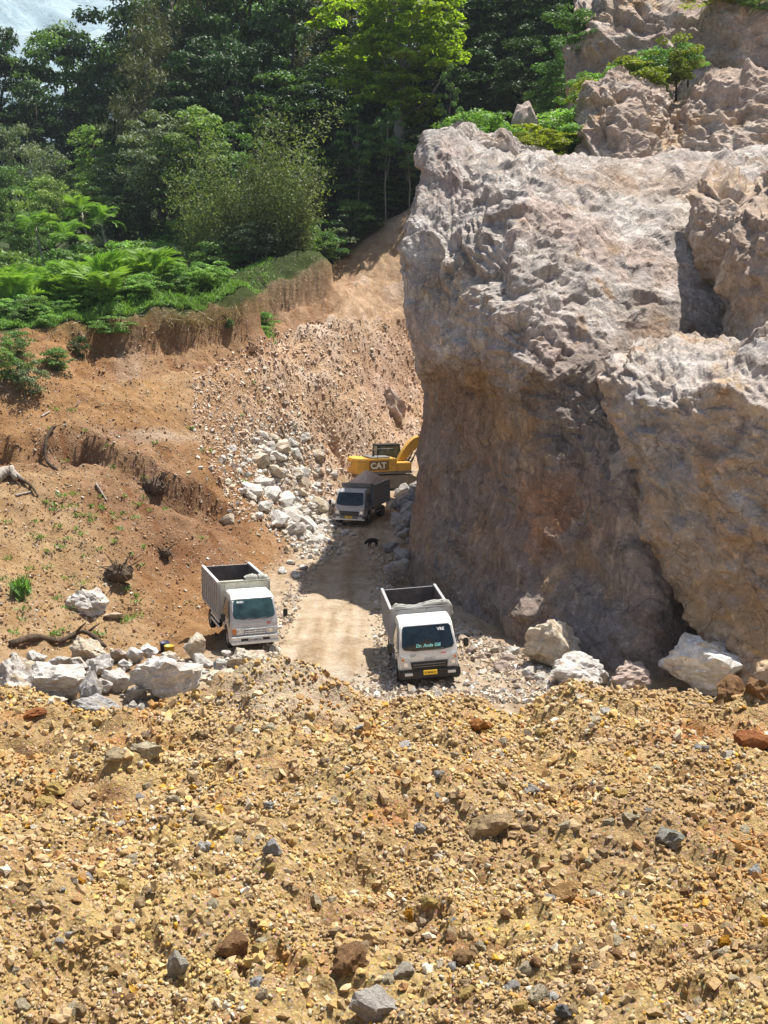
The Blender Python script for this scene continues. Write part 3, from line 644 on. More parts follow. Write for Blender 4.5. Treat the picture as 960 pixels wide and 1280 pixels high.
def wheel(root, x, y, r=.39, w=.22, dual=False):
    """tyre with a recessed rim, axle along x"""
    s = 1 if x > 0 else -1
    e = None
    for k in range(2 if dual else 1):
        xo = x - s * k * (w + .03)
        bm = bmesh.new(); n = 24; prof = [(-w / 2, r * .58), (-w / 2, r * .86), (-w * .36, r), (w * .36, r), (w / 2, r * .86), (w / 2, r * .58)]
        rings = [[bm.verts.new((a, b * math.cos(t), b * math.sin(t))) for a, b in prof] for t in [2 * math.pi * i / n for i in range(n)]]
        for i in range(n):
            for j in range(len(prof)): bm.faces.new((rings[i][j], rings[i][(j + 1) % len(prof)], rings[(i + 1) % n][(j + 1) % len(prof)], rings[(i + 1) % n][j]))
        ty = bm_obj('tyre', bm, M_rubber, None, True)
        if k == 0: e = ty; ty.name = 'wheel'; ty.parent = root; ty.location = (xo, y, r)
        else: ty.parent = e; ty.location = (xo - x, 0, 0)
        if k == 0:
            bm = bmesh.new(); prof = [(s * w * .30, r * .60), (s * w * .42, r * .5), (s * w * .1, r * .42), (s * w * .1, r * .2), (s * w * .48, r * .17), (s * w * .48, .01)]
            rings = [[bm.verts.new((a, b * math.cos(t), b * math.sin(t))) for a, b in prof] for t in [2 * math.pi * i / n for i in range(n)]]
            for i in range(n):
                for j in range(len(prof) - 1): bm.faces.new((rings[i][j], rings[i][j + 1], rings[(i + 1) % n][j + 1], rings[(i + 1) % n][j]))
            bm_obj('rim', bm, M_rim, e, True)

def truck(loc, rot, label, W=2.0, BW=2.0, BL=3.4, BH=1.38, style='new', paint=M_white, boxm=M_box1, glass=M_glass, bumper=M_black):
    t = empty('dump_truck', loc, rot); tag(t, label, 'truck', 'dump trucks in the quarry')
    h = W / 2; hb = BW / 2; Z0 = .42
    H = 2.16 if style == 'new' else 2.10
    wz = 1.18 if style == 'new' else 1.20          # bottom of the windscreen
    by = .36 if style == 'new' else .32            # run-back of the screen
    # narrowing of the cab towards the roof
    def wf(y, z): return 1.0 - .13 * max(0, (z - wz) / (H - wz)) - (.03 if y < .1 else 0)
    # --- chassis
    bm = bmesh.new()
    for s in (-1, 1): add_box(bm, s * .42 - .05, s * .42 + .05, .35, BL + 1.75, .55, .78)
    for y in (1.2, 2.4, 3.6, 4.8): add_box(bm, -.40, .40, y, y + .1, .58, .74)
    bm_obj('chassis', bm, M_black, t)
    # --- cab shell
    prof = [(.02, Z0 + .05), (0, .75), (.01, 1.05), (.05, wz), (by * .5, (wz + H) / 2 - .02), (by, H - .16), (by + .12, H - .05), (by + .34, H), (1.4, H + .01), (1.58, H - .06), (1.62, H - .25), (1.62, Z0 + .25), (1.3, Z0 + .18), (1.22, .82), (1.02, .96), (.78, .96), (.58, .82), (.5, Z0)]
    bm = bmesh.new(); add_prism(bm, prof, -h, h, wf); cab = bm_obj('cab', bm, paint, t, False, .035, 2)
    # wheel-arch lining closes the cut
    bm = bmesh.new(); add_box(bm, -h * .93, h * .93, .52, 1.6, .6, .98); bm_obj('wheel_arch', bm, M_black, t)
    def front(x, z, off=.0):     # a point on the front of the cab, at height z
        ys = [p[0] for p in prof[:8]]; zs = [p[1] for p in prof[:8]]
        y = float(np.interp(z, zs, ys)); return Vector((x * wf(y, z), y - off, z))
    # --- windscreen, bowed like the shell
    k = .90; z0, z1 = wz + .05, H - .15
    cor = rounded([(-h * k, 0, z0 + .06), (-h * k * .55, 0, z0), (h * k * .55, 0, z0), (h * k, 0, z0 + .06), (h * k, 0, z1), (-h * k, 0, z1)], .10, 4)
    bm = bmesh.new(); fr = [bm.verts.new(front(p.x, p.z, .040)) for p in cor]; bk = [bm.verts.new(front(p.x, p.z, -.03)) for p in cor]
    cf = bm.verts.new(front(0, (z0 + z1) / 2, .045)); n = len(fr)
    for i in range(n): bm.faces.new((fr[i], fr[(i + 1) % n], cf)); bm.faces.new((fr[i], bk[i], bk[(i + 1) % n], fr[(i + 1) % n]))
    ws = bm_obj('windscreen', bm, glass, t)
    bm = bmesh.new()
    for a in (-.45, .12):
        p0 = front(h * a, z0 + .01, .07); p1 = front(h * (a + .42), z0 + .05, .07)
        add_tube(bm, [p0, p1], .012, 5)
    bm_obj('wiper', bm, M_black, ws)
    # --- doors with side windows
    for s in (-1, 1):
        def side(y, z, off=.0): return Vector((s * (h * wf(y, z) + off), y, z))
        bm = bmesh.new()
        poly = [(.34, .92), (.36, 1.25), (.62, H - .2), (1.38, H - .16), (1.5, 1.2), (1.48, 1.0), (1.22, 1.02), (.98, 1.05), (.7, 1.03), (.5, .92)]
        add_slab(bm, [side(y, z, .004) for y, z in (poly if s > 0 else poly[::-1])], (s, 0, .1), .014); door = bm_obj('door', bm, paint, t)
        bm = bmesh.new(); poly = [(.42, 1.24), (.64, H - .26), (1.32, H - .23), (1.40, 1.24)]
        add_slab(bm, [side(y, z, .012) for y, z in (poly if s > 0 else poly[::-1])], (s, 0, .12), .02); bm_obj('side_window', bm, M_glass, door)
        bm = bmesh.new(); add_box(bm, s * (h + .015), s * (h + .05), 1.28, 1.44, 1.10, 1.15); bm_obj('door_handle', bm, M_black, door)
        # mirror on its stalk
        bm = bmesh.new(); add_tube(bm, [side(.15, 1.22), (s * (h + .22), .02, 1.20), (s * (h + .27), .0, 1.34)], .014, 6); mi = bm_obj('mirror', bm, M_black, t)
        bm = bmesh.new(); add_box(bm, s * (h + .27) - .085, s * (h + .27) + .085, -.03, .05, 1.26, 1.56); bm_obj('mirror_head', bm, M_black, mi, False, .03, 2)
        wheel(t, s * (h - .13), .90)
        wheel(t, s * (hb - .14), BL + .45, dual=True)
    # --- front details
    if style == 'new':
        for s in (-1, 1):
            bm = bmesh.new(); pts = [front(s * h * a, z, .035) for a, z in ((.62, .66), (.93, .72), (.985, .98), (.97, 1.14), (.80, 1.06), (.68, .90))]
            add_slab(bm, pts if s < 0 else pts[::-1], (0, -1, 0), .03); hl = bm_obj('headlight', bm, M_clear, t)
            bm = bmesh.new(); add_tube(bm, [front(s * h * .82, .82, .03), front(s * h * .82, .82, .085)], .075, 12); bm_obj('lamp', bm, M_chrome, hl)
            bm = bmesh.new(); add_tube(bm, [front(s * h * .90, .98, .03), front(s * h * .90, .98, .08)], .045, 10); bm_obj('indicator', bm, M_orange, hl)
        bm = bmesh.new(); add_slab(bm, [front(h * a, z, .03) for a, z in ((-.60, .64), (.60, .64), (.64, .88), (-.64, .88))], (0, -1, 0), .02); gr = bm_obj('grille', bm, M_black, t)
        for z in (.70, .78):
            bm = bmesh.new(); add_box(bm, -h * .55, h * .55, front(0, z).y - .075, front(0, z).y - .05, z, z + .025); bm_obj('slat', bm, M_boxd, gr)
        bm = bmesh.new(); add_box(bm, -h * 1.02, h * 1.02, -.16, .10, .34, .62); add_box(bm, -h * 1.0, -h * .72, .05, .42, .32, .60); add_box(bm, h * .72, h * 1.0, .05, .42, .32, .60)
        bp = bm_obj('bumper', bm, bumper, t, False, .03, 2)
        for s in (-1, 1):
            bm = bmesh.new(); add_box(bm, s * h * .72 - .13, s * h * .72 + .13, -.175, -.15, .46, .55); bm_obj('fog_lamp', bm, M_clear, bp)
            bm = bmesh.new(); add_box(bm, s * (h * .93) - .14, s * (h * .93) + .14, .50, .53, .08, .52); bm_obj('mud_flap', bm, M_black, t)
    else:
        bm = bmesh.new(); add_slab(bm, [front(h * a, z, .03) for a, z in ((-.97, .70), (.97, .70), (.96, .96), (-.96, .96))], (0, -1, 0), .018); pn = bm_obj('front_panel', bm, M_boxg, t)
        for s in (-1, 1):
            bm = bmesh.new(); pts = [front(s * h * a, z, .05) for a, z in ((.50, .72), (.80, .72), (.80, .94), (.44, .94))]
            add_slab(bm, pts if s < 0 else pts[::-1], (0, -1, 0), .03); hl = bm_obj('headlight', bm, M_clear, t)
            bm = bmesh.new(); add_tube(bm, [front(s * h * .66, .83, .07), front(s * h * .66, .83, .10)], .07, 12); bm_obj('lamp', bm, M_chrome, hl)
            bm = bmesh.new(); pts = [front(s * h * a, z, .052) for a, z in ((.81, .73), (.97, .75), (.97, .95), (.81, .94))]
            add_slab(bm, pts if s < 0 else pts[::-1], (0, -1, 0), .03); bm_obj('indicator', bm, M_orange if s < 0 else M_clear, hl)
        bm = bmesh.new()
        for z in (.73, .81, .89): add_box(bm, -h * .43, h * .43, front(0, z).y - .085, front(0, z).y - .045, z, z + .035)
        for x in (-.22, 0, .22): add_box(bm, x - .012, x + .012, front(0, .8).y - .08, front(0, .8).y - .046, .735, .92)
        bm_obj('grille', bm, M_white, t)
        bm = bmesh.new(); add_box(bm, -h * 1.0, h * 1.0, -.15, .02, .36, .47); add_box(bm, -h * 1.0, h * 1.0, -.15, .02, .59, .66); add_box(bm, -h * .97, h * .97, -.10, .02, .46, .60)
        add_box(bm, -h * 1.0, -h * .86, .0, .42, .36, .64); add_box(bm, h * .86, h * 1.0, .0, .42, .36, .64)
        bp = bm_obj('bumper', bm, M_white, t, False, .018, 2)
        for s in (-1, 1):
            bm = bmesh.new(); add_box(bm, s * h * .45 - .13, s * h * .45 + .13, -.125, -.10, .49, .565); bm_obj('air_slot', bm, M_black, bp)
    # plate with its row of characters
    bm = bmesh.new(); add_box(bm, -.23, .23, -.19, -.165, .46 if style == 'new' else .475, .61 if style == 'new' else .585); pl = bm_obj('number_plate', bm, M_plate if style == 'new' else M_greyp, t)
    bm = bmesh.new()
    for i, x in enumerate((-.16, -.08, -.03, .02, .07, .15)): add_box(bm, x - .014, x + .014, -.197, -.191, .51, .56)
    bm_obj('lettering', bm, M_ink, pl)
    # --- dump body
    y0, y1, zf, zt = 1.76, 1.76 + BL, .98, .98 + BH
    body = empty('dump_body'); body.parent = t
    bm = bmesh.new(); add_box(bm, -hb + .05, hb - .05, y0 + .04, y1 - .04, zf - .06, zf)
    for s in (-1, 1): add_box(bm, s * .5 - .06, s * .5 + .06, y0, y1, zf - .22, zf - .062)
    bm_obj('floor', bm, M_inside, body)
    for s in (-1, 1):
        bm = bmesh.new(); add_box(bm, s * hb - (.05 if s > 0 else 0), s * hb + (0 if s > 0 else .05), y0, y1, zf - .06, zt); sd_ = bm_obj('side_panel', bm, boxm, body)
        bm = bmesh.new(); add_box(bm, min(s * (hb - .055), s * (hb - .051)), max(s * (hb - .055), s * (hb - .051)), y0 + .06, y1 - .06, zf + .01, zt - .03); bm_obj('lining', bm, M_inside, sd_)
        bm = bmesh.new(); add_box(bm, min(s * (hb - .06), s * (hb + .035)), max(s * (hb - .06), s * (hb + .035)), y0 - .02, y1 + .02, zt, zt + .05); bm_obj('top_rail', bm, boxm if style == 'new' else M_white, sd_)
        bm = bmesh.new(); add_box(bm, min(s * (hb + .002), s * (hb + .035)), max(s * (hb + .002), s * (hb + .035)), y0, y1, zf - .08, zf + .03); bm_obj('lower_rail', bm, boxm, sd_)
        nr = 9
        for i in range(nr):
            y = y0 + .03 + (BL - .06) * i / (nr - 1)
            bm = bmesh.new(); add_box(bm, min(s * (hb + .002), s * (hb + .045)), max(s * (hb + .002), s * (hb + .045)), y - .025, y + .025, zf + .032, zt - .002); bm_obj('rib', bm, boxm, sd_)
        # under-run rails
        for z in (.52, .74):
            bm = bmesh.new(); add_box(bm, s * hb - .02, s * hb + .02, 1.9, BL - .1, z, z + .09); bm_obj('side_guard', bm, M_white if style == 'old' else M_boxg, t)
    bm = bmesh.new(); add_box(bm, -hb + .052, hb - .052, y0, y0 + .05, zf - .05, zt + .02); hd = bm_obj('headboard', bm, M_box2 if style == 'old' else boxm, body)
    for i in range(4):
        x = -hb + .25 + (BW - .5) * i / 3
        bm = bmesh.new(); add_box(bm, x - .03, x + .03, y0 - .04, y0 - .002, zf - .05, zt); bm_obj('rib', bm, M_box2 if style == 'old' else boxm, hd)
    bm = bmesh.new(); add_box(bm, -hb - .03, hb + .03, y0 - .05, y0 + .06, zt + .055, zt + .10); bm_obj('top_rail', bm, M_box2 if style == 'old' else boxm, hd)
    bm = bmesh.new(); add_box(bm, -hb + .052, hb - .052, y0 + .052, y0 + .056, zf + .01, zt); bm_obj('lining', bm, M_inside, hd)
    bm = bmesh.new(); add_box(bm, -hb + .052, hb - .052, y1 - .05, y1, zf - .05, zt - .02); tg = bm_obj('tailgate', bm, boxm, body)
    bm = bmesh.new(); add_box(bm, -hb + .056, hb - .056, y1 - .055, y1 - .051, zf + .01, zt - .03); bm_obj('lining', bm, M_inside, tg)
    t['H'] = H
    return t, dict(h=h, hb=hb, y0=y0, y1=y1, zf=zf, zt=zt, H=H, wz=wz, front=front)

def lumpy_tube(pts, rad, seed, n=10):
    bm = bmesh.new(); q = catmull(np.array(pts, float), 26); rng = np.random.default_rng(seed)
    r = [rad * (.75 + .5 * rng.random()) for _ in q]; add_tube(bm, [tuple(p) for p in q], r, n)
    for v in bm.verts: v.co += Vector(rng.normal(0, rad * .13, 3))
    return bm
# --- white truck driving towards the camera, tilted on uneven ground
g = G(539, 858, 0.02)
tr, q = truck((g[0] - .02, g[1], 0.03), (0, math.radians(-3.6), math.radians(5.5)), 'white dump truck with yellow number plate and rolled grey tarp behind its cab', 2.0, 2.02, 3.5, 1.24, 'new', M_white, M_boxg, M_glass, M_black)
fr = q['front']
p0 = fr(.33, 1.92, .07); p1 = fr(.33, 2.0, .07)
text_part('sticker', 'VRE', .14, M_wht, tr, frame_on(fr(.52, 1.88, .075), (1, 0, 0), fr(0, 1.95) - fr(0, 1.8)), bold=.004)
text_part('sticker', 'Dr. Ande Gill', .15, M_cyan, tr, frame_on(fr(.0, 1.40, .078), (1, 0, 0), fr(0, 1.5) - fr(0, 1.35)), bold=.006, shear=.2)
text_part('lettering', 'ISUZU', .13, M_grylet, tr, frame_on(fr(.02, .955, .045), (1, 0, 0), (0, 0, 1)), bold=.003)
text_part('lettering', 'ELF', .12, M_grylet, tr, frame_on(fr(-.56, 1.10, .05), (1, 0, 0), (0, 0, 1)), bold=.005, shear=.2)
bm = bmesh.new(); add_box(bm, .40, .58, fr(0, 1.12).y - .05, fr(0, 1.12).y - .042, 1.11, 1.135); bm_obj('red_badge', bm, M_red, tr)
for k, (dz, dy) in enumerate(((.12, -.02), (.15, .10))):
    bm = lumpy_tube([(-1.02, 1.80 + dy, q['zt'] + dz - .16), (-.8, 1.78 + dy, q['zt'] + dz + .02), (-.3, 1.80 + dy, q['zt'] + dz - .06), (.2, 1.82 + dy, q['zt'] + dz), (.75, 1.80 + dy, q['zt'] + dz + .06), (1.04, 1.82 + dy, q['zt'] + dz - .04), (1.10, 1.9 + dy, q['zt'] - .3)], .055, 5 + k)
    bm_obj('rolled_tarp', bm, M_tarp, tr, True)
# --- older silver-fronted truck parked by the bank
g = G(319, 815, 0.0)
tl, q = truck((g[0], g[1], 0.0), (0, 0, math.radians(19)), 'empty dump truck with white roof and pale ribbed box parked below the brown bank', 1.80, 1.94, 3.65, 1.30, 'old', M_silver, M_box1, M_glass2)
fr = q['front']
bm = bmesh.new(); ring = [(-.72, 0, 2.115), (.72, 0, 2.115)]
prf = [(.30, 1.965), (.44, 2.07), (.66, 2.118), (1.4, 2.128), (1.57, 2.06), (1.60, 1.95)]
add_prism(bm, prf + [(1.55, 1.9), (.36, 1.9)], -.815, .815, lambda y, z: 1 - .06 * max(0, (z - 1.9) / .2)); bm_obj('roof_panel', bm, M_white, tl, False, .03, 2)
text_part('lettering', 'ELF', .11, M_red, tl, frame_on(fr(.55, 1.09, .05), (1, 0, 0), (0, 0, 1)), bold=.004)
text_part('sticker', 'ISUZU', .09, M_wht, tl, frame_on(fr(-.55, 1.88, .075), (1, 0, 0), fr(0, 1.95) - fr(0, 1.8)), bold=.004)
bm = lumpy_tube([(.05, 1.84, q['zt'] + .10), (.3, 1.8, q['zt'] + .17), (.55, 1.86, q['zt'] + .12), (.75, 1.84, q['zt'] + .14), (.88, 1.9, q['zt'] + .05)], .12, 9); bm_obj('tarp_bundle', bm, M_tarp, tl, True)
# --- loaded truck in the shade of the cliff
g = G(437, 657, 0.1)
tb, q = truck((g[0], g[1], .12), (0, 0, math.radians(-17)), 'loaded grey dump truck standing in the cliff shadow, gravel heaped in its box', 2.0, 2.02, 3.5, 1.30, 'new', M_greyp, M_boxg, M_glass, M_boxd)
bm = bmesh.new(); add_box(bm, -1.03, 1.03, -.19, -.165, .36, .43); bm_obj('bumper_strip', bm, M_white, tb)
bm = bmesh.new(); add_box(bm, -.98, .98, 1.40, 1.70, 2.2, 2.45); bm_obj('headboard_guard', bm, M_boxd, tb)
def m_load():
    t = NT('gravel_load'); p = t.obj(); c = t.mix(t.noise(p, 9, 5, .7, lo=.35, hi=.65), (.58, .43, .35), (.70, .60, .52)); return t.done(c, .95, .1, t.bump(t.voro(p, 14), .9, .06))
gxx, gyy = np.meshgrid(np.linspace(-.93, .93, 40), np.linspace(q['y0'] + .1, q['y1'] - .1, 70))
u = gxx / .93; v = (gyy - q['y0']) / (q['y1'] - q['y0'])
gzz = q['zt'] - .1 + .8 * (1 - u ** 2) * np.clip(np.sin(np.pi * np.clip(v, 0, 1)), 0, 1) ** .6
lp = np.stack([gxx, gyy, gzz], -1); lp[..., 2] += .1 * fbm(lp, .6, 4, 5) + .05 * facet(lp, .2, 6)
load = link('gravel_load', np_mesh('gravel_load', lp.reshape(-1, 3), grid_faces(*gxx.shape)), m_load()); load.location = tb.location; load.rotation_euler = tb.rotation_euler
tag(load, 'heap of pinkish gravel filling the box of the grey truck', 'gravel')

# ------------------------------------------------------------------ excavator
M_cat = m_plain('yellow_paint', (.62, .37, .06), .6, .3, dirt=.65, dcol=(.4, .28, .14))
M_catd = m_plain('brown_panel', (.20, .12, .045), .5, .4, dirt=.3)
M_track = m_plain('track_steel', (.22, .205, .19), .6, .3, metal=.3, dirt=.6)
def excavator(loc, rz):
    # local frame: machine looks along +x, z up
    e = empty('excavator', loc, (0, 0, rz)); tag(e, 'yellow tracked excavator working behind the loaded truck', 'excavator')
    for s in (-1, 1):
        bm = bmesh.new(); prof = [(-2.0, .45), (-1.85, .15), (-1.5, 0), (1.5, 0), (1.85, .15), (2.0, .45), (1.85, .78), (1.5, .92), (-1.5, .92), (-1.85, .78)]
        a = [bm.verts.new((x, s * 1.1 - .3, z)) for x, z in prof]; b = [bm.verts.new((x, s * 1.1 + .3, z)) for x, z in prof]; n = len(prof)
        bm.faces.new(a); bm.faces.new(b[::-1])
        for i in range(n): bm.faces.new((a[i], a[(i + 1) % n], b[(i + 1) % n], b[i]))
        tk = bm_obj('track', bm, M_track, e)
        for i in range(26):
            tt = i / 26; L = 8.0; sdist = tt * 2 * (3.0 + .92 * math.pi / 2 + 0)   # along the loop
            x = -1.5 + 3.0 * (i % 13) / 12; z = -.02 if i < 13 else .93
            bm = bmesh.new(); add_box(bm, x - .09, x + .09, s * 1.1 - .31, s * 1.1 + .31, z - .015, z + .04); bm_obj('track_shoe', bm, M_track, tk)
        for i in range(5):
            bm = bmesh.new(); x = -1.5 + i * .75; add_tube(bm, [(x, s * 1.1 - .33, .42), (x, s * 1.1 + .33, .42)], .24 if i in (0, 4) else .17, 12); bm_obj('roller', bm, M_boxd, tk)
    bm = bmesh.new(); add_box(bm, -1.0, 1.0, -.8, .8, .35, .85); add_tube(bm, [(0, 0, .8), (0, 0, 1.08)], .75, 20); bm_obj('undercarriage', bm, M_boxd, e)
    bm = bmesh.new(); add_box(bm, -2.2, 1.55, -1.35, 1.35, 1.06, 1.22); bm_obj('deck', bm, M_boxd, e)
    # counterweight: rounded block at the rear
    bm = bmesh.new(); prof = [(-2.05, -1.38), (-2.55, -1.2), (-2.85, -.6), (-2.92, 0), (-2.85, .6), (-2.55, 1.2), (-2.05, 1.38), (-1.75, 1.38), (-1.75, -1.38)]
    a = [bm.verts.new((x, y, 1.1)) for x, y in prof]; b = [bm.verts.new((x, y, 2.2)) for x, y in prof]; n = len(prof)
    bm.faces.new(a[::-1]); bm.faces.new(b)
    for i in range(n): bm.faces.new((a[i], a[(i + 1) % n], b[(i + 1) % n], b[i]))
    cw = bm_obj('counterweight', bm, M_cat, e, False, .08, 2)
    # engine hood and side boxes
    bm = bmesh.new(); add_box(bm, -1.73, .35, -1.36, .15, 1.23, 2.18); add_box(bm, -1.73, -.62, .151, 1.36, 1.23, 2.15); bm_obj('engine_hood', bm, M_cat, e, False, .05, 2)
    bm = bmesh.new(); add_box(bm, -1.6, -.1, -1.1, .05, 2.185, 2.30); add_box(bm, -1.5, -.75, .2, 1.1, 2.155, 2.26); bm_obj('hood_cover', bm, M_boxd, e, False, .03, 1)
    bm = bmesh.new(); add_box(bm, .36, 1.5, -1.36, -.42, 1.23, 1.85); bm_obj('tool_box', bm, M_cat, e, False, .05, 2)
    bm = bmesh.new(); add_box(bm, -1.72, -.3, -1.378, -1.366, 1.35, 2.02); bm_obj('side_panel', bm, M_catd, e)
    text_part('lettering', 'CAT', .62, M_wht, e, frame_on((-1.1, -1.384, 1.68), (1, 0, 0), (0, 0, 1)), bold=.02)
    text_part('lettering', 'CAT', .55, M_wht, e, frame_on((-2.935, 0, 1.7), (0, -1, 0), (0, 0, 1)), bold=.02)
    # cab
    bm = bmesh.new()
    for x, y in ((-.55, .3), (-.55, 1.32), (1.3, .3), (1.3, 1.32)): add_tube(bm, [(x, y, 1.22), (x if x < 0 else x - .15, y, 3.0)], .05, 6)
    add_box(bm, -.6, 1.25, .25, 1.37, 2.98, 3.06); add_box(bm, -.58, 1.32, .28, 1.34, 1.23, 1.75); cabx = bm_obj('cab', bm, M_black, e)
    bm = bmesh.new(); add_box(bm, -.52, 1.16, .305, .315, 1.78, 2.96); add_box(bm, -.52, 1.16, 1.31, 1.32, 1.78, 2.96); add_box(bm, -.56, -.55, .36, 1.27, 1.9, 2.95); add_box(bm, 1.2, 1.21, .36, 1.27, 1.78, 2.95); bm_obj('window', bm, M_glassx, cabx)
    bm = bmesh.new(); add_box(bm, .0, .5, .55, 1.05, 1.77, 1.9); add_box(bm, -.1, .03, .55, 1.05, 1.9, 2.5); bm_obj('seat', bm, M_boxg, cabx, False, .03, 1)
    bm = bmesh.new(); add_tube(bm, [(.1, -1.2, 2.2), (.1, -1.2, 2.9), (-1.1, -1.2, 2.9), (-1.1, -1.2, 2.2)], .025, 6); bm_obj('handrail', bm, M_black, e)
    bm = bmesh.new(); add_tube(bm, [(-1.2, -.5, 2.3), (-1.2, -.5, 2.75)], .07, 10); bm_obj('exhaust', bm, M_black, e)
    # boom, stick, bucket and rams
    def arm(name, pts, wid, thick, par, mat=M_cat):
        bm = bmesh.new(); q = catmull(np.array(pts, float), 14); up = []; lo = []
        for i, p in enumerate(q):
            d = q[min(i + 1, 13)] - q[max(i - 1, 0)]; d = d / np.linalg.norm(d); nrm = np.array([-d[2], 0, d[0]])
            th = np.interp(i, [0, 6, 13], thick); up.append(p + nrm * th / 2); lo.append(p - nrm * th / 2)
        loop = up + lo[::-1]
        a = [bm.verts.new((p[0], p[1] - wid / 2, p[2])) for p in loop]; b = [bm.verts.new((p[0], p[1] + wid / 2, p[2])) for p in loop]; n = len(loop)
        for i in range(13):
            for L in (a, b): bm.faces.new((L[i], L[i + 1], L[n - 2 - i], L[n - 1 - i]))
        for i in range(n): bm.faces.new((a[i], a[(i + 1) % n], b[(i + 1) % n], b[i]))
        return bm_obj(name, bm, mat, par)
    bo = arm('boom', [(.9, -.1, 1.6), (1.6, -.1, 2.6), (2.4, -.1, 3.25), (3.6, -.1, 3.35), (5.3, -.1, 2.9)], .5, [.5, .75, .4], e)
    for s in (-1, 1):
        bm = bmesh.new(); add_tube(bm, [(1.5, -.1 + s * .34, 1.3), (2.0, -.1 + s * .34, 2.1)], .085, 10); add_tube(bm, [(2.0, -.1 + s * .34, 2.1), (2.4, -.1 + s * .34, 2.9)], .05, 8); bm_obj('boom_ram', bm, M_boxd, bo)
    bm = bmesh.new(); add_tube(bm, [(2.5, -.1, 3.75), (4.1, -.1, 3.8)], .09, 10); add_tube(bm, [(4.1, -.1, 3.8), (5.7, -.1, 3.5)], .05, 8); bm_obj('stick_ram', bm, M_boxd, bo)
    bm = bmesh.new(); add_tube(bm, [(1.5, .2, 2.4), (2.3, .2, 3.5), (3.2, .2, 3.8), (4.6, .2, 3.5)], .03, 6); bm_obj('hose', bm, M_black, bo)
    st = arm('stick', [(5.55, -.1, 3.5), (5.35, -.1, 3.0), (5.0, -.1, 2.2), (4.7, -.1, 1.4)], .36, [.35, .5, .3], e)
    bm = bmesh.new(); prof = [(4.75, 1.45), (5.05, 1.1), (5.0, .5), (4.6, .1), (4.0, .15), (3.7, .55), (3.85, .6), (4.2, .4), (4.55, .5), (4.6, .95)]
    a = [bm.verts.new((x, -.65, z)) for x, z in prof]; b = [bm.verts.new((x, .45, z)) for x, z in prof]; n = len(prof)
    bm.faces.new(a); bm.faces.new(b[::-1])
    for i in range(n): bm.faces.new((a[i], a[(i + 1) % n], b[(i + 1) % n], b[i]))
    bm_obj('bucket', bm, M_boxd, e)
    return e
g = P(492, 611, 82.5); EXZ = gz(g[0], 82.5)
excavator((g[0] - .55, 82.5, EXZ + .05), math.radians(20))

# ------------------------------------------------------------------ black dog, buckets
def dog(loc, rz):
    d = empty('dog', loc, (0, 0, rz)); tag(d, 'small black dog standing with lowered head on the shaded road', 'dog')
    V = [(-.26, 0, .40), (-.05, 0, .44), (.14, 0, .43), (.27, 0, .42), (.36, 0, .36), (.44, 0, .30), (.52, 0, .25),   # hip..nose
         (-.26, .07, .28), (-.31, .07, .16), (-.28, .07, .02), (-.26, -.07, .28), (-.31, -.07, .16), (-.28, -.07, .02),
         (.16, .07, .26), (.17, .07, .13), (.17, .07, .02), (.16, -.07, .26), (.19, -.07, .13), (.19, -.07, .02), (-.36, 0, .42), (-.46, 0, .36), (-.52, 0, .26)]
    E = [(0, 1), (1, 2), (2, 3), (3, 4), (4, 5), (5, 6), (0, 7), (7, 8), (8, 9), (0, 10), (10, 11), (11, 12), (2, 13), (13, 14), (14, 15), (2, 16), (16, 17), (17, 18), (0, 19), (19, 20), (20, 21)]
    Rr = [.13, .135, .15, .10, .08, .085, .045, .07, .035, .025, .055, .03, .025, .05, .03, .025, .05, .03, .025, .035, .025, .015]
    me = bpy.data.meshes.new('body'); me.from_pydata(V, E, []); o = link('body', me, m_plain('black_fur', (.012, .011, .010), .8, .2, dirt=.05), d)
    o.modifiers.new('skin', 'SKIN'); 
    for v, r in zip(me.skin_vertices[0].data, Rr): v.radius = (r, r)
    me.skin_vertices[0].data[0].use_root = True
    sb = o.modifiers.new('sub', 'SUBSURF'); sb.levels = 2; sb.render_levels = 2
    for s in (-1, 1):
        bm = bmesh.new(); add_tube(bm, [(.40, s * .05, .36), (.38, s * .09, .42)], [.03, .006], 6); bm_obj('ear', bm, o.data.materials[0], d)
g = G(465, 683, 0.02); dog((g[0], g[1], gz(g[0], g[1])), math.radians(215))
def bucket(px, py, r, h, mat, label, name='bucket'):
    g = on_ground(px, py); b = empty(name, (g[0], g[1], g[2] - .02)); tag(b, label, 'bucket')
    bm = bmesh.new(); n = 20; prof = [(.01, 0), (r * .85, 0), (r, h), (r * 1.05, h), (r * 1.05, h - .03), (r * .96, h - .02), (r * .82, .03), (.01, .03)]
    rings = [[bm.verts.new((a * math.cos(t), a * math.sin(t), z)) for a, z in prof] for t in [2 * math.pi * i / n for i in range(n)]]
    for i in range(n):
        for j in range(len(prof) - 1): bm.faces.new((rings[i][j], rings[i][j + 1], rings[(i + 1) % n][j + 1], rings[(i + 1) % n][j]))
    bm_obj('body', bm, mat, b, True)
    bm = bmesh.new(); add_tube(bm, [(r * math.cos(a), .02, h - .03 + r * .5 * math.sin(a)) for a in np.linspace(0, math.pi, 9)], .008, 5); bm_obj('handle', bm, M_boxd, b)
    return b
bucket(212, 819, .19, .36, m_plain('ochre_plastic', (.50, .37, .04), .5, .4, dirt=.3), 'ochre yellow bucket standing behind the white boulders')
bucket(206, 816, .18, .42, m_plain('navy_plastic', (.03, .04, .10), .5, .4, dirt=.3), 'dark blue bucket behind the ochre yellow bucket')

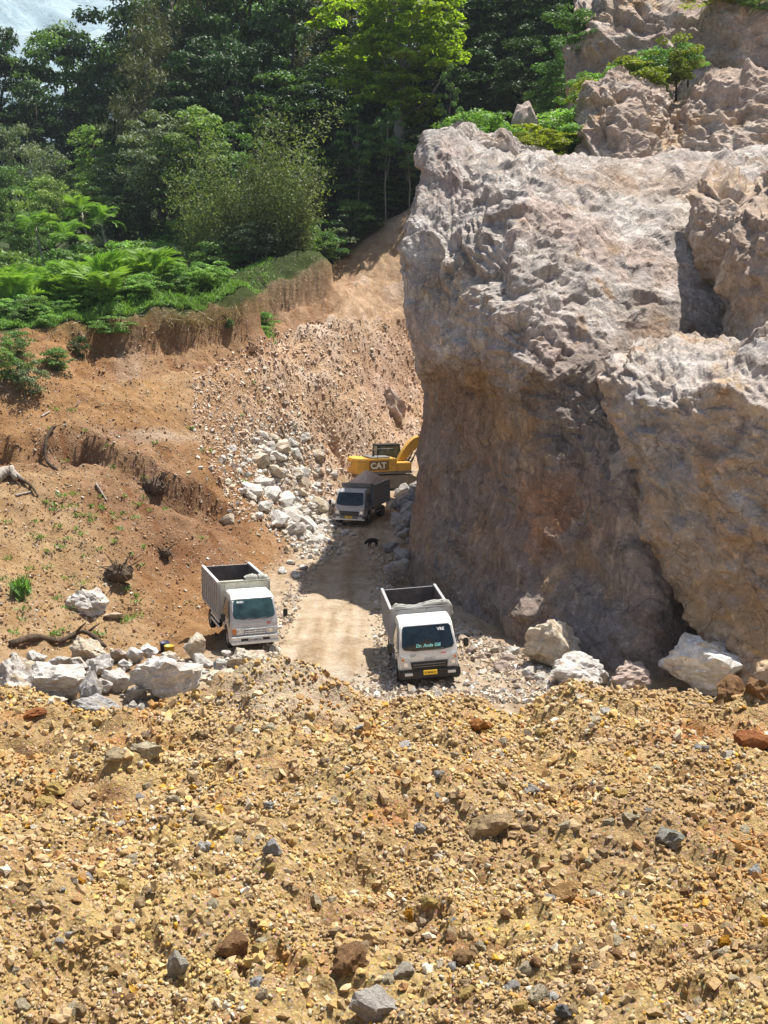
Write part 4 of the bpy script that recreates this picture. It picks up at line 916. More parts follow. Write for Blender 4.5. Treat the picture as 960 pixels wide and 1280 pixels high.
# ================================================================== ROCKS
def ico(sub):
    bm = bmesh.new(); bmesh.ops.create_icosphere(bm, subdivisions=sub, radius=1.0)
    v = np.array([x.co[:] for x in bm.verts]); f = np.array([[x.index for x in fc.verts] for fc in bm.faces]); bm.free(); return v, f
ICO = {k: ico(k) for k in (1, 2, 3, 4)}
def rock_shape(sub, seed, planes=11, rough=.07, soft=.0):
    """an angular stone: a ball cut by random planes, then roughened"""
    v, f = ICO[sub]; rng = np.random.default_rng(seed)
    n = rng.normal(size=(planes, 3)); n /= np.linalg.norm(n, axis=1, keepdims=True); d = rng.uniform(.42, .85, planes)
    k = v @ n.T; r = np.where(k > .05, d / np.maximum(k, .05), 9).min(1); r = np.minimum(r, 1.0 + soft)
    p = v * r[:, None]
    if rough: p = p * (1 + rough * fbm(p + seed, .5, 4, seed) + rough * 1.3 * facet(p + seed, .42, seed) + rough * .7 * facet(p + seed, .17, seed + 9))[:, None]
    return p / np.abs(p).max(0), f
def m_stone(name, A, B, C, s=1.0):
    return m_rock(name, A, B, C, (.44, .34, .23), 0, s, obj_coord=True, crack=.4)
M_lime = m_stone('pale_limestone', (.56, .525, .475), (.64, .605, .56), (.45, .41, .35), 2.2)
M_limey = m_stone('ochre_limestone', (.54, .455, .34), (.61, .55, .45), (.46, .34, .21), 2.2)
M_brownr = m_stone('brown_rock', (.30, .19, .10), (.38, .25, .13), (.22, .13, .07), 2)
M_greyr = m_stone('shaded_grey_rock', (.36, .35, .34), (.44, .42, .40), (.28, .27, .26), 1.5)  # mid grey stone, darker than the pale limestones
M_whiter = m_stone('white_limestone', (.66, .635, .59), (.73, .705, .66), (.53, .49, .43), 2.2)
M_pinkr = m_stone('pinkish_rock', (.46, .35, .29), (.55, .46, .40), (.36, .28, .23), 1.5)
PROTO = {}
def proto(sub, k, mat):
    key = (sub, k, mat.name)
    if key not in PROTO:
        p, f = rock_shape(sub, 900 + k * 7 + sub, 9 + k % 6, .16 if sub > 2 else .12); me = np_mesh('rock', p, f, False); me.materials.append(mat); PROTO[key] = me
    return PROTO[key]
RNG = random.Random(12)
def rock_at(c, w, d, h, mat, name='boulder', sub=3, rot=None, tilt=.25, k=None):
    o = bpy.data.objects.new(name, proto(sub, RNG.randrange(9) if k is None else k, mat)); COL.objects.link(o)
    o.location = tuple(c); o.scale = (w / 2, d / 2, h / 2); o.rotation_euler = (RNG.uniform(-tilt, tilt), RNG.uniform(-tilt, tilt), RNG.uniform(-.5, .5) if rot is None else rot)
    return o
# --- boulders dumped between the heap and the parked truck: (px, py, width px, height px, material, label)
B = [(12, 857, 50, 66, M_lime, 'tall grey slab of rock cut by the left edge of the photo'),
     (57, 862, 84, 46, M_lime, 'long low grey boulder right beside the tall slab at the left edge'),
     (73, 843, 32, 22, M_lime, 0), (97, 843, 27, 22, M_lime, 0), (110, 825, 44, 32, M_limey, 'tan boulder at the back of the boulder row, above the dark log'), (83, 832, 16, 14, M_whiter, 0), (122, 842, 36, 28, M_lime, 0),
     (148, 824, 30, 26, M_pinkr, 0), (168, 828, 26, 22, M_whiter, 0), (184, 821, 26, 19, M_whiter, 0), (213, 829, 42, 24, M_limey, 'flat ochre boulder just below the ochre bucket'),
     (143, 852, 40, 38, M_lime, 0), (107, 868, 38, 46, M_greyr, 'upright grey boulder in the middle of the boulder row'), (128, 863, 24, 24, M_lime, 0),
     (200, 855, 92, 56, M_lime, 'largest grey boulder of the row below the parked truck'), (167, 868, 26, 26, M_greyr, 'small round grey boulder leaning on the largest boulder'),
     (118, 886, 62, 32, M_greyr, 'lowest grey boulder, lying at the top edge of the rubble heap'), (243, 811, 30, 36, M_limey, 'upright tan block beside the parked truck'),
     (253, 831, 32, 22, M_lime, 0), (277, 833, 28, 28, M_lime, 0), (280, 858, 68, 34, M_limey, 'long cream boulder at the right end of the boulder row'), (305, 831, 48, 34, M_limey, 'flat tan boulder in front of the parked truck'),
     (234, 848, 24, 22, M_lime, 0), (254, 843, 16, 14, M_whiter, 0), (67, 884, 36, 20, M_limey, 0), (228, 878, 15, 12, M_whiter, 0), (275, 873, 15, 11, M_whiter, 0), (45, 838, 26, 20, M_lime, 0), (155, 840, 20, 18, M_whiter, 0), (30, 880, 34, 20, M_lime, 0), (330, 848, 26, 18, M_limey, 0), (345, 836, 18, 12, M_lime, 0)]
for px, py, w, h, mt, lab in B:
    g = G(px, py + h * .5, 0); s = g[1] / F * 1.02; W_ = w * s; H_ = h * s
    o = rock_at((g[0], g[1] + W_ * .3, max(H_ * .5, gz(g[0], g[1]) + H_ * .42)), W_ * 1.08, W_ * RNG.uniform(.8, 1.0), H_ * 1.1, mt, sub=4 if w > 40 else 3)
    tag(o, lab or 'smaller pale boulder wedged among the large boulders near the parked truck', 'boulder', 'boulders below the parked truck')
for i in range(95):
    px = RNG.uniform(0, 335); py = RNG.uniform(828, 893) - (12 if px > 250 else 0); w = min(24, 7 / RNG.random() ** .4); g = G(px, py + w * .3, 0); s = g[1] / F * w
    tag(rock_at((g[0], g[1], max(0, gz(g[0], g[1])) + s * .25), s, s * .9, s * .75, RNG.choice((M_lime, M_whiter, M_limey)), 'rock', 2, tilt=.6), 'small pale rock filling a gap in the boulder row below the parked truck', 'rock', 'rubble in the boulder row')
# --- boulders at the right, between road and cliff
B = [(697, 808, 78, 66, M_limey, 'large tan and white boulder against the shaded cliff foot', 1), (722, 842, 74, 46, M_lime, 'cracked pale boulder lying in front of the large tan boulder', 2),
     (882, 838, 104, 74, M_whiter, 'large white boulder by the right side of the cliff foot', 4), (790, 850, 66, 38, M_pinkr, 'low tan boulder between the two large boulders at the cliff foot', 3),
     (748, 846, 34, 30, M_lime, 'small grey boulder right of the large tan boulder', 5)]
for px, py, w, h, mt, lab, k in B:
    g = G(px, py + h * .5, 0); s = g[1] / F; W_ = w * s; H_ = h * s
    o = rock_at((g[0], g[1] + W_ * .3, H_ * .5), W_ * 1.05, W_ * .9, H_ * 1.1, mt, sub=4, k=k, tilt=.15); tag(o, lab, 'boulder')
for i in range(34):          # talus along the right edge of the road
    px = RNG.uniform(575, 690); py = np.interp(px, [575, 620, 690], [790, 815, 845]) + RNG.uniform(-10, 28); w = RNG.choice((8, 9, 10, 12, 14, 18, 24))
    g = G(px, py, 0); s = g[1] / F
    o = rock_at((g[0], g[1], w * s * .22), w * s, w * s * .8, w * s * .62, RNG.choice((M_lime, M_limey, M_pinkr, M_pinkr)), 'rock', 2); tag(o, 'loose pale rock on the talus beside the white truck', 'rock', 'talus beside the white truck')
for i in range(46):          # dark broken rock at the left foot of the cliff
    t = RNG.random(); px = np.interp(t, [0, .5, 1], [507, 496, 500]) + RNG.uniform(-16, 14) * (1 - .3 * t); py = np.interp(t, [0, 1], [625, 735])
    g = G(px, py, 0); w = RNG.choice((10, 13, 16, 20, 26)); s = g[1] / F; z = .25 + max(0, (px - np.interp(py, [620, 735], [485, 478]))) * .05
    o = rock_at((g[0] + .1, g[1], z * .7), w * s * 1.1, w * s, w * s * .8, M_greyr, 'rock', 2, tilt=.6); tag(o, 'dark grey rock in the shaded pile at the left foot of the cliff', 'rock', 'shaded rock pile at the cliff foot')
# --- single rocks on the bank
def on_bank(px, py, w, h, mt, lab, cat='rock', name='rock', sub=3, sink=.25, k=None):
    g = on_ground(px, py + h * .45); s = g[1] / F
    o = rock_at((g[0], g[1] + w * s * .2, g[2] + h * s * (.5 - sink)), w * s, w * s * .8, h * s * 1.1, mt, name, sub, k=k); tag(o, lab, cat); return o
on_bank(107, 750, 56, 42, M_lime, 'pale grey boulder lying on the brown slope above the boulder row', 'boulder', 'boulder', 4)
on_bank(141, 771, 32, 9, M_limey, 'thin flat slab of rock beside the pale boulder on the slope', 'rock', 'rock_slab')
on_bank(302, 612, 16, 16, M_whiter, 'bright white rock at the left edge of the white rockfall')
on_bank(490, 500, 44, 46, M_pinkr, 'large brown block bulging from the far quarry wall', 'boulder', 'boulder', 4)
on_bank(660, 140, 50, 56, M_lime, 'grey rock spike among bushes above the cliff', 'rock', 'rock_spike', 4) if False else None
# --- white rockfall on the bank
def in_fall():
    t = RNG.random(); px = RNG.gauss(np.interp(t, [0, .5, 1], [335, 355, 400]), np.interp(t, [0, .5, 1], [26, 28, 13])); py = np.interp(t, [0, 1], [548, 690]) + RNG.gauss(0, 9) - (px - 350) * .12
    return px, py
for i in range(190):
    px, py = in_fall(); g = on_ground(px, py); w = min(30, 8.5 / RNG.random() ** .40); s = g[1] / F
    o = rock_at((g[0], g[1], g[2] + w * s * .06), w * s * 1.15, w * s, w * s * .75, RNG.choice((M_whiter, M_whiter, M_lime, M_limey)), 'rock', 2, tilt=.6)
    tag(o, 'white rock in the rockfall on the bank left of the excavator', 'rock', 'white rockfall on the bank')
for px, py in ((395, 655), (372, 665), (378, 712), (368, 718), (405, 640), (384, 672), (362, 705), (352, 716), (372, 722), (440, 670)):
    g = on_ground(px, py); s = g[1] / F; w = RNG.choice((10, 12, 15)); o = rock_at((g[0], g[1], g[2] + .06), w * s, w * s, w * s * .6, M_whiter, 'rock', 2); tag(o, 'white rock dropped at the road edge below the rockfall', 'rock', 'white rocks at the road edge')

# ------------------------------------------------------------------ loose stones joined as stuff
CUBE_V = np.array([(x, y, z) for x in (-1, 1) for y in (-1, 1) for z in (-1, 1)], float) / 1.5
CUBE_F = np.array([(0, 1, 3), (0, 3, 2), (4, 6, 7), (4, 7, 5), (0, 4, 5), (0, 5, 1), (2, 3, 7), (2, 7, 6), (0, 2, 6), (0, 6, 4), (1, 5, 7), (1, 7, 3)])
def stones_mesh(name, P0, S, Cc, seed, base='ico', flat=.75, jit=.28, sm=False):
    v, f = ICO[1] if base == 'ico' else (CUBE_V, CUBE_F)
    if base == 'ico': v, f = v[:12], None
    rng = np.random.default_rng(seed); n = len(P0)
    if base == 'ico':
        bm = bmesh.new(); bmesh.ops.create_icosphere(bm, subdivisions=1, radius=1.0); bm.free()
        t = (1 + 5 ** .5) / 2; v = np.array([(-1, t, 0), (1, t, 0), (-1, -t, 0), (1, -t, 0), (0, -1, t), (0, 1, t), (0, -1, -t), (0, 1, -t), (t, 0, -1), (t, 0, 1), (-t, 0, -1), (-t, 0, 1)]) / math.sqrt(1 + t * t)
        f = np.array([(0, 11, 5), (0, 5, 1), (0, 1, 7), (0, 7, 10), (0, 10, 11), (1, 5, 9), (5, 11, 4), (11, 10, 2), (10, 7, 6), (7, 1, 8), (3, 9, 4), (3, 4, 2), (3, 2, 6), (3, 6, 8), (3, 8, 9), (4, 9, 5), (2, 4, 11), (6, 2, 10), (8, 6, 7), (9, 8, 1)])
    m = len(v)
    vv = v[None] + rng.normal(0, jit, (n, m, 3)) * .6
    sc = np.stack([rng.uniform(.7, 1.2, n), rng.uniform(.7, 1.2, n), rng.uniform(.6, 1.0, n) * flat], -1)
    vv = vv * sc[:, None]
    q = rng.normal(size=(n, 4)); q /= np.linalg.norm(q, axis=1, keepdims=True); a, b, c, d = q.T
    R = np.stack([np.stack([1 - 2 * (c * c + d * d), 2 * (b * c - a * d), 2 * (b * d + a * c)], -1), np.stack([2 * (b * c + a * d), 1 - 2 * (b * b + d * d), 2 * (c * d - a * b)], -1), np.stack([2 * (b * d - a * c), 2 * (c * d + a * b), 1 - 2 * (b * b + c * c)], -1)], -2)
    vv = np.einsum('nij,nmj->nmi', R, vv) * S[:, None, None] + P0[:, None]
    ff = f[None] + (np.arange(n) * m)[:, None, None]
    return np_mesh(name, vv.reshape(-1, 3), ff.reshape(-1, 3), sm, np.repeat(Cc, m, 0))
def m_pebble():
    t = NT('pebble_stone'); p = t.pos(); c = t.attr()
    c = t.mix(t.noise(p, 55, 4, .7, lo=.42, hi=.68), c, t.mix(1.0, c, (1.22, 1.2, 1.14), 'MULTIPLY'))
    c = t.mix(t.noise(p, 80, 3, .7, lo=.5, hi=.7), c, t.mix(1.0, c, (.68, .64, .6), 'MULTIPLY'))
    return t.done(c, .85, .2, t.bump(t.noise(p, 120, 3, .7), .6, .006))
M_peb = m_pebble()
nr = np.random.default_rng(77)
PAL = np.array([(.52, .38, .17), (.45, .34, .205), (.57, .465, .31), (.39, .275, .15), (.52, .48, .41), (.66, .62, .55), (.36, .345, .32), (.36, .21, .10), (.62, .38, .06), (.48, .20, .06)])
PW = np.array([.25, .27, .17, .14, .05, .03, .018, .05, .03, .005]); PW = PW / PW.sum()
def fg_points(n):
    y = 2.7 * (9.7 / 2.7) ** (nr.random(n) ** .92); x = (nr.random(n) * 2 - 1) * (.5 + .39 * y)
    far = nr.random(n) < .25; x = np.where(far, np.sign(x) * ((.5 + .39 * y) + nr.random(n) * (1.4 + .08 * y)), x)     # the heap goes on past the frame
    return x, y
def peb_cols(x, y, n):
    idx = nr.choice(len(PAL), n, p=PW); c = PAL[idx] * np.array((.93, .885, .80)) * nr.uniform(.72, 1.18, (n, 1))
    p = np.stack([x, y, np.zeros(n)], -1); yel = smooth(.05, .4, fbm(p, .35, 3, 501)); brn = smooth(.05, .4, fbm(p, .6, 3, 502))
    c = c * (1 - .3 * yel[:, None]) + np.array((.58, .42, .15)) * .3 * yel[:, None]; c = c * (1 - .45 * brn[:, None]) + np.array((.31, .20, .105)) * .45 * brn[:, None]; org = smooth(.25, .5, fbm(p, .45, 3, 503)); c = c * (1 - .5 * org[:, None]) + np.array((.47, .24, .07)) * .5 * org[:, None]
    return c
x, y = fg_points(86000); keep = fbm(np.stack([x, y, 0 * x], -1), .38, 3, 510) + .25 * nr.normal(size=86000) > -.12; x = x[keep]; y = y[keep]; NG = len(x); s = (.0019 + .0011 * y) * (1 / nr.random(NG) ** .30); s = np.minimum(s, .0046 * (1 + y * .5))
z = fg_fast(x, y) + s * .45
tag(link('gravel', stones_mesh('gravel', np.stack([x, y, z], -1), s, peb_cols(x, y, NG), 1, 'cube', sm=True), M_peb), 'fine ochre gravel covering the rubble heap', 'gravel', kind='stuff')
n = 8600; x, y = fg_points(n); s = (.0045 + .0017 * y) * (1 / nr.random(n) ** .30); s = np.minimum(s, .012 * (1 + y * .28)); z = fg_fast(x, y) + s * .4
tag(link('pebbles', stones_mesh('pebbles', np.stack([x, y, z], -1), s, peb_cols(x, y, n), 2, 'ico', .85, .46, False), M_peb), 'ochre and grey pebbles strewn over the rubble heap', 'pebbles', kind='stuff')
# clods: soft lumps of caked soil
n = 520; x, y = fg_points(n); s = (.012 + .0036 * y) * nr.uniform(.6, 1.5, n); z = fg_fast(x, y) + s * .05
cc = np.array((.43, .31, .175)) * nr.uniform(.8, 1.15, (n, 1))
v2, f2 = ICO[2]; sh = [rock_shape(2, 40 + k, 14, .3) for k in range(8)]
vv = np.concatenate([sh[i % 8][0] * np.array((1, 1, .7)) * s[i] * nr.uniform(.8, 1.2, 3) + (x[i], y[i], z[i]) for i in range(n)]); ff = (f2[None] + (np.arange(n) * len(v2))[:, None, None]).reshape(-1, 3)
tag(link('clods', np_mesh('clods', vv, ff, False, np.repeat(cc, len(v2), 0)), M_peb), 'soft brown soil clods caked on the rubble heap', 'soil', kind='stuff')

# --- single stones of the heap that can be told apart
_FYS = np.arange(2.2, 12, .02)
def on_heap(px, py):
    xx, zz = ray_xyz(px, py, _FYS); hit = np.nonzero(zz <= fg_fast(xx, _FYS))[0]; k = hit[0] if len(hit) else np.searchsorted(_FYS, 8.8)
    return np.array([xx[k], _FYS[k], zz[k] if len(hit) else float(fg_fast(xx[k:k+1], _FYS[k:k+1])[0])])
SM = {}
def stone_mat(c):
    c = tuple(round(v, 2) for v in c)
    if c not in SM: SM[c] = m_rock('stone_%d' % len(SM), c, tuple(min(.8, v * 1.2) for v in c), tuple(v * .75 for v in c), None, 0, 2.2, obj_coord=True, crack=.25)
    return SM[c]
GR = (.46, .45, .43); BLU = (.46, .455, .45); WH = (.66, .64, .60); YE = (.60, .44, .16); OR = (.62, .30, .03); BR = (.34, .20, .10); CR = (.60, .52, .36); TN = (.48, .35, .20); DK = (.20, .20, .20); RD = (.40, .16, .06)
ST = [(468, 1258, 62, 58, (.64, .59, .52), 'large pale grey angular stone at the bottom edge of the photo'), (437, 1200, 42, 42, BR, 'brown rounded stone just above the large pale grey stone'), (512, 1143, 19, 26, OR, 'small bright orange stone in the foreground rubble'),
      (534, 1128, 24, 26, YE, 'yellow stone touching the bright orange one'), (568, 1153, 22, 18, BLU, 'blue-grey stone right of the bright orange stone'), (340, 1058, 24, 34, BLU, 'upright blue-grey angular stone left of centre in the rubble'),
      (220, 1208, 30, 50, (.54, .50, .42), 'pointed beige stone at lower left of the rubble'), (290, 1185, 42, 48, BR, 'angular brown stone right of the pointed beige stone'), (613, 1030, 60, 52, TN, 'large brown caked clod in the middle of the rubble'),
      (835, 1045, 38, 38, (.40, .39, .33), 'grey-green stone on the right side of the rubble'), (181, 936, 42, 32, CR, 'cream block near the top of the heap below the boulder row'), (146, 945, 38, 26, (.50, .40, .25), 'tan block left of the cream block'),
      (68, 985, 30, 20, YE, 'upper of two yellow stones at the left of the heap'), (55, 1003, 32, 20, YE, 'lower of two yellow stones at the left of the heap'), (217, 1000, 25, 30, CR, 'cream yellow stone below the cream block'), (254, 1060, 22, 22, WH, 'white stone left of the upright blue-grey stone'),
      (550, 967, 26, 15, GR, 'flat grey stone above the large brown clod'), (527, 1035, 24, 22, GR, 'grey stone left of the large brown clod'), (451, 910, 18, 13, WH, 'small white wedge near the crest of the heap'), (503, 932, 22, 13, WH, 'flat white stone below the crest, right of the white wedge'),
      (776, 993, 24, 16, YE, 'orange-yellow stone above the grey-green stone'), (790, 1022, 22, 20, CR, 'cream stone left of the grey-green stone'), (813, 1016, 20, 18, GR, 'grey stone just above the grey-green stone'), (712, 1270, 34, 20, DK, 'dark grey stone at the bottom right of the rubble'),
      (695, 1248, 22, 20, WH, 'pale stone beside the dark grey stone at the bottom'), (673, 1245, 28, 34, CR, 'cream stone left of the pale stone at the bottom'), (943, 1091, 18, 24, WH, 'white stone at the right edge of the rubble'), (755, 889, 18, 13, WH, 'small white stone near the crest at right'),
      (904, 1178, 18, 20, OR, 'orange stone at lower right near a crack in the soil'), (948, 925, 56, 44, RD, 'rust-red block at the right edge near the crest'), (915, 862, 40, 40, BR, 'left one of two brown blocks beside the large white boulder'), (946, 858, 36, 40, BR, 'right one of two brown blocks beside the large white boulder'),
      (84, 1168, 15, 14, WH, 'small white stone at the lower left of the rubble'), (145, 1215, 26, 20, (.52, .34, .15), 'tan orange stone left of the pointed beige stone'), (700, 1120, 44, 28, (.46, .28, .12), 'flat rusty stone below and right of the brown clod'), (640, 1235, 22, 18, GR, 'grey stone at the bottom, left of the cream stone'),
      (75, 1112, 14, 12, BLU, 'small blue-grey stone at the far left of the rubble'), (99, 1100, 13, 14, OR, 'small orange stone at the far left of the rubble'), (578, 1197, 32, 28, (.40, .25, .13), 'brown stone below the blue-grey stone'), (505, 1215, 30, 24, (.52, .47, .38), 'flat pale stone right of the brown rounded stone'),
      (585, 1242, 24, 18, YE, 'yellow stone near the bottom, below the brown stone'), (395, 1130, 22, 24, CR, 'cream stone left of the bright orange stone'), (745, 900, 20, 12, CR, 'cream stone below the small white stone near the crest'), (662, 985, 40, 20, (.48, .45, .40), 'broad grey stone right of the flat grey stone'),
      (38, 893, 36, 14, RD, 'rust-red patch of rock at the top left of the heap'), (330, 1245, 20, 26, (.46, .38, .26), 'tan stone left of the large pale grey stone'), (318, 1230, 20, 22, BLU, 'blue-grey stone between the angular brown stone and the bottom edge'), (600, 908, 34, 26, (.45, .20, .06), 'rusty orange clod on the crest of the heap')]
def heap_stone(px, py, w, h, c, sub=3):
    g = on_heap(px, py + h * .3); d = math.hypot(g[1], CZ - g[2]); s = d / F * 1.0
    o = rock_at((g[0], g[1] + w * s * .15, g[2] + h * s * .18), w * s * 1.05, w * s * .85, h * s * 1.0, stone_mat(c), 'stone', sub, tilt=.35); return o
for px, py, w, h, c, lab in ST: tag(heap_stone(px, py, w, h, c), lab, 'stone', 'stones in the foreground rubble')
for i in range(170):
    px = RNG.uniform(5, 955); py = 905 + 370 * RNG.random() ** .9; w = RNG.uniform(8, 15) * (1 + (py - 900) / 700)
    c, nm = RNG.choices(((YE, 'yellow'), (TN, 'tan'), (CR, 'cream'), (BR, 'brown'), (GR, 'grey')), (3, 4, 3, 2, .7))[0]
    tag(heap_stone(px, py, w, w * RNG.uniform(.7, 1.1), c, 2), 'small %s stone half buried in the foreground rubble' % nm, 'stone', 'small %s stones in the foreground rubble' % nm)

# --- loose stones on bank, road edge and far wall
def bank_stones(name, n, f, size, pal, w, seed, label, base='cube', flat=.8):
    r = np.random.default_rng(seed); out = []
    while len(out) < n:
        px, py = f(r)
        g = on_ground_fast(px, py)
        if g is not None: out.append(g)
    p = np.array(out); d = p[:, 1]; s = size * (1 / r.random(n) ** .33); s = np.minimum(s, size * 3.2)
    p[:, 2] += s * .3; idx = r.choice(len(pal), n, p=np.array(w) / sum(w)); c = np.array(pal)[idx] * r.uniform(.75, 1.2, (n, 1))
    tag(link(name, stones_mesh(name, p, s, c, seed + 1, base, flat), M_bst), label, 'stones', kind='stuff')
def on_ground_fast(px, py): return tuple(on_ground(px, py))
def m_bst():
    t = NT('loose_stone'); p = t.pos(); c = t.attr(); c = t.mix(t.noise(p, 8, 4, .7, lo=.4, hi=.7), c, t.mix(1.0, c, (.7, .66, .62), 'MULTIPLY')); return t.done(c, .92, .15, t.bump(t.noise(p, 14, 3), .6, .05))
M_bst = m_bst()
def f_wall(r):
    while True:
        px, py = r.uniform(240, 535), r.uniform(400, 650)
        lo = np.interp(px, [240, 330, 400, 535], [470, 420, 400, 380]); hi = np.interp(px, [240, 300, 400, 535], [540, 660, 660, 560])
        if lo < py < hi: return px, py
bank_stones('rock_debris', 6500, f_wall, .055, [(.68, .53, .41), (.62, .46, .33), (.74, .65, .55), (.54, .39, .27)], (4, 4, 3, 2), 61, 'broken pale rock covering the far quarry wall')
def f_fall(r):
    t = r.random(); px = r.normal(np.interp(t, [0, .5, 1], [335, 358, 400]), np.interp(t, [0, .5, 1], [34, 34, 16])); return px, np.interp(t, [0, 1], [535, 690]) + r.normal(0, 10)
bank_stones('rockfall_rubble', 2600, f_fall, .07, [(.66, .63, .57), (.58, .52, .44), (.52, .42, .31)], (4, 3, 2), 62, 'small white rubble between the rocks of the rockfall')
def f_slope(r):
    while True:
        px, py = r.uniform(-10, 390), r.uniform(415, 815)
        if px < np.interp(py, [415, 640, 690, 715, 770, 815], [390, 390, 370, 345, 250, 200]): return px, py
bank_stones('slope_stones', 9000, f_slope, .028, [(.44, .32, .19), (.52, .44, .33), (.36, .22, .11), (.60, .55, .46), (.27, .15, .075)], (4, 2, 4, 1, 3), 63, 'loose stones and soil lumps on the brown slope')
def f_talus(r):
    if r.random() < .25: t = r.random(); return np.interp(t, [0, 1], [420, 360]) + r.choice((-22, 60)) * (1 + t) + r.normal(0, 9), np.interp(t, [0, 1], [680, 860])
    if r.random() < .6: px = r.uniform(570, 720); return px, np.interp(px, [570, 620, 720], [785, 815, 850]) + abs(r.normal(0, 22)) - 12
    return r.uniform(340, 700), 880 - abs(r.normal(0, 14))
bank_stones('talus_stones', 4800, f_talus, .045, [(.56, .48, .38), (.48, .38, .28), (.62, .58, .52)], (3, 3, 2), 64, 'pale stones spilled along the right edge of the road')

# ================================================================== VEGETATION
L_dark = m_leaf('dark_leaves', (0.038, 0.080, 0.026), (0.058, 0.104, 0.031), .25)
L_mid = m_leaf('mid_leaves', (0.099, 0.201, 0.051), (0.144, 0.239, 0.061), .3)
L_light = m_leaf('light_leaves', (0.183, 0.287, 0.081), (0.230, 0.316, 0.095), .35)
L_bright = m_leaf('bright_leaves', (.25, .36, .03), (.28, .38, .035), .5)
L_brown = m_leaf('brownish_leaves', (0.133, 0.141, 0.070), (0.175, 0.163, 0.092), .25)
L_bam = m_leaf('bamboo_leaves', (0.153, 0.199, 0.071), (0.186, 0.221, 0.083), .35)
L_palm = m_leaf('palm_leaves', (0.166, 0.318, 0.061), (0.270, 0.412, 0.094), .35)
L_yel = m_leaf('yellow_green_leaves', (.21, .26, .03), (.25, .28, .04), .4)
L_shrub = m_leaf('shrub_leaves', (0.152, 0.293, 0.070), (0.223, 0.376, 0.084), .35)
L_olive = m_leaf('grey_olive_leaves', (0.162, 0.212, 0.115), (0.192, 0.230, 0.124), .25)
K_dark = m_bark('dark_bark', (.07, .055, .042), (.12, .10, .08)); K_pale = m_bark('pale_bark', (.24, .22, .18), (.34, .31, .27)); K_cane = m_bark('cane', (.20, .19, .08), (.28, .25, .12))
K_dead = m_bark('bleached_wood', (.32, .28, .23), (.45, .41, .35)); K_root = m_bark('dark_root', (.06, .042, .030), (.13, .095, .065))

def leaf_quads(name, c, n, t, L, W, shade):
    """c centres, n normals, t long axes; rhombic leaves"""
    n = n / (np.linalg.norm(n, axis=1, keepdims=True) + 1e-9); t = t - n * (t * n).sum(1, keepdims=True); t = t / (np.linalg.norm(t, axis=1, keepdims=True) + 1e-9); b = np.cross(n, t)
    v = np.stack([c - t * (L / 2)[:, None], c + b * (W / 2)[:, None] + t * (L * .08)[:, None], c + t * (L / 2)[:, None], c - b * (W / 2)[:, None] + t * (L * .08)[:, None]], 1)
    f = np.arange(len(c) * 4).reshape(-1, 4)
    return np_mesh(name, v.reshape(-1, 3), f, False, np.repeat(shade, 4, 0))
def shade_of(rng, clump, N, amp=.35):
    base = rng.uniform(1 - amp, 1 + amp, clump.max() + 1)[clump]; s = base * rng.uniform(.75, 1.25, N)
    hue = rng.normal(0, .06, N); return np.clip(np.stack([s * (1 + hue), s, s * (1 - hue)], -1), .2, 2.2)
def crown_mesh(name, seed, R, z0, z1, nclump, per, leaf, cr=(.16, .30), droop=0.0, dome=.6, aspect=.5, fill=.35):
    rng = np.random.default_rng(seed); C = []; rad = []
    H = z1 - z0
    while len(C) < nclump:
        u = rng.normal(size=3); u /= np.linalg.norm(u)
        r = rng.uniform(.72, 1.0) if rng.random() > fill else rng.uniform(.3, .8)
        z = (u[2] * r + 1) / 2
        wid = np.interp(z, [0, .25, dome, .85, 1], [.55, .85, 1, .78, .45]) * (1 + .25 * math.sin(3 * math.atan2(u[1], u[0]) + seed))
        C.append((u[0] * r * R * wid, u[1] * r * R * wid, z0 + H * z)); rad.append(R * rng.uniform(*cr))
    C = np.array(C); rad = np.array(rad); k = np.repeat(np.arange(nclump), per); N = len(k)
    d = rng.normal(size=(N, 3)); d /= np.linalg.norm(d, axis=1, keepdims=True); d[:, 2] = np.where(d[:, 2] < -.2, d[:, 2] * -.6, d[:, 2])
    rr = rng.uniform(.55, 1.05, N) ** .6
    p = C[k] + d * (rad[k] * rr)[:, None] * np.array((1, 1, .62)); p[:, 2] -= droop * rng.random(N) * rad[k] * 2
    nn = d * .6 + rng.normal(size=(N, 3)) * .55 + np.array((0, 0, .5)); t = rng.normal(size=(N, 3)) + np.array((0, 0, -.4 - 2.5 * droop))
    L = leaf * rng.uniform(.6, 1.4, N); return leaf_quads(name, p, nn, t, L, L * aspect, shade_of(rng, k, N)), C
def trunk_mesh(name, seed, h, r, C, nb=9, lean=.04):
    rng = random.Random(seed); bm = bmesh.new(); top = h
    pts = [(rng.uniform(-lean, lean) * h * t, rng.uniform(-lean, lean) * h * t, top * t) for t in (0, .15, .35, .55, .75, .92)]; pts[0] = (0, 0, -.8)
    add_tube(bm, pts, [r * 1.5, r * 1.1, r * .9, r * .7, r * .45, r * .2], 8)
    for c in sorted(C.tolist(), key=lambda c: rng.random())[:nb]:
        zb = min(max(c[2] * rng.uniform(.5, .8), h * .25), h * .8); b = np.array([np.interp(zb, [p[2] for p in pts], [p[k] for p in pts]) for k in (0, 1)] + [zb]); m = (b * .5 + np.array(c) * .5) + np.array((0, 0, -.06 * h))
        add_tube(bm, [tuple(b), tuple(m), tuple(c)], [r * .4, r * .25, r * .07], 6)
    me = bpy.data.meshes.new(name); bmesh.ops.recalc_face_normals(bm, faces=bm.faces); bm.to_mesh(me); bm.free(); me.polygons.foreach_set('use_smooth', np.ones(len(me.polygons), bool)); return me
TREES = {}
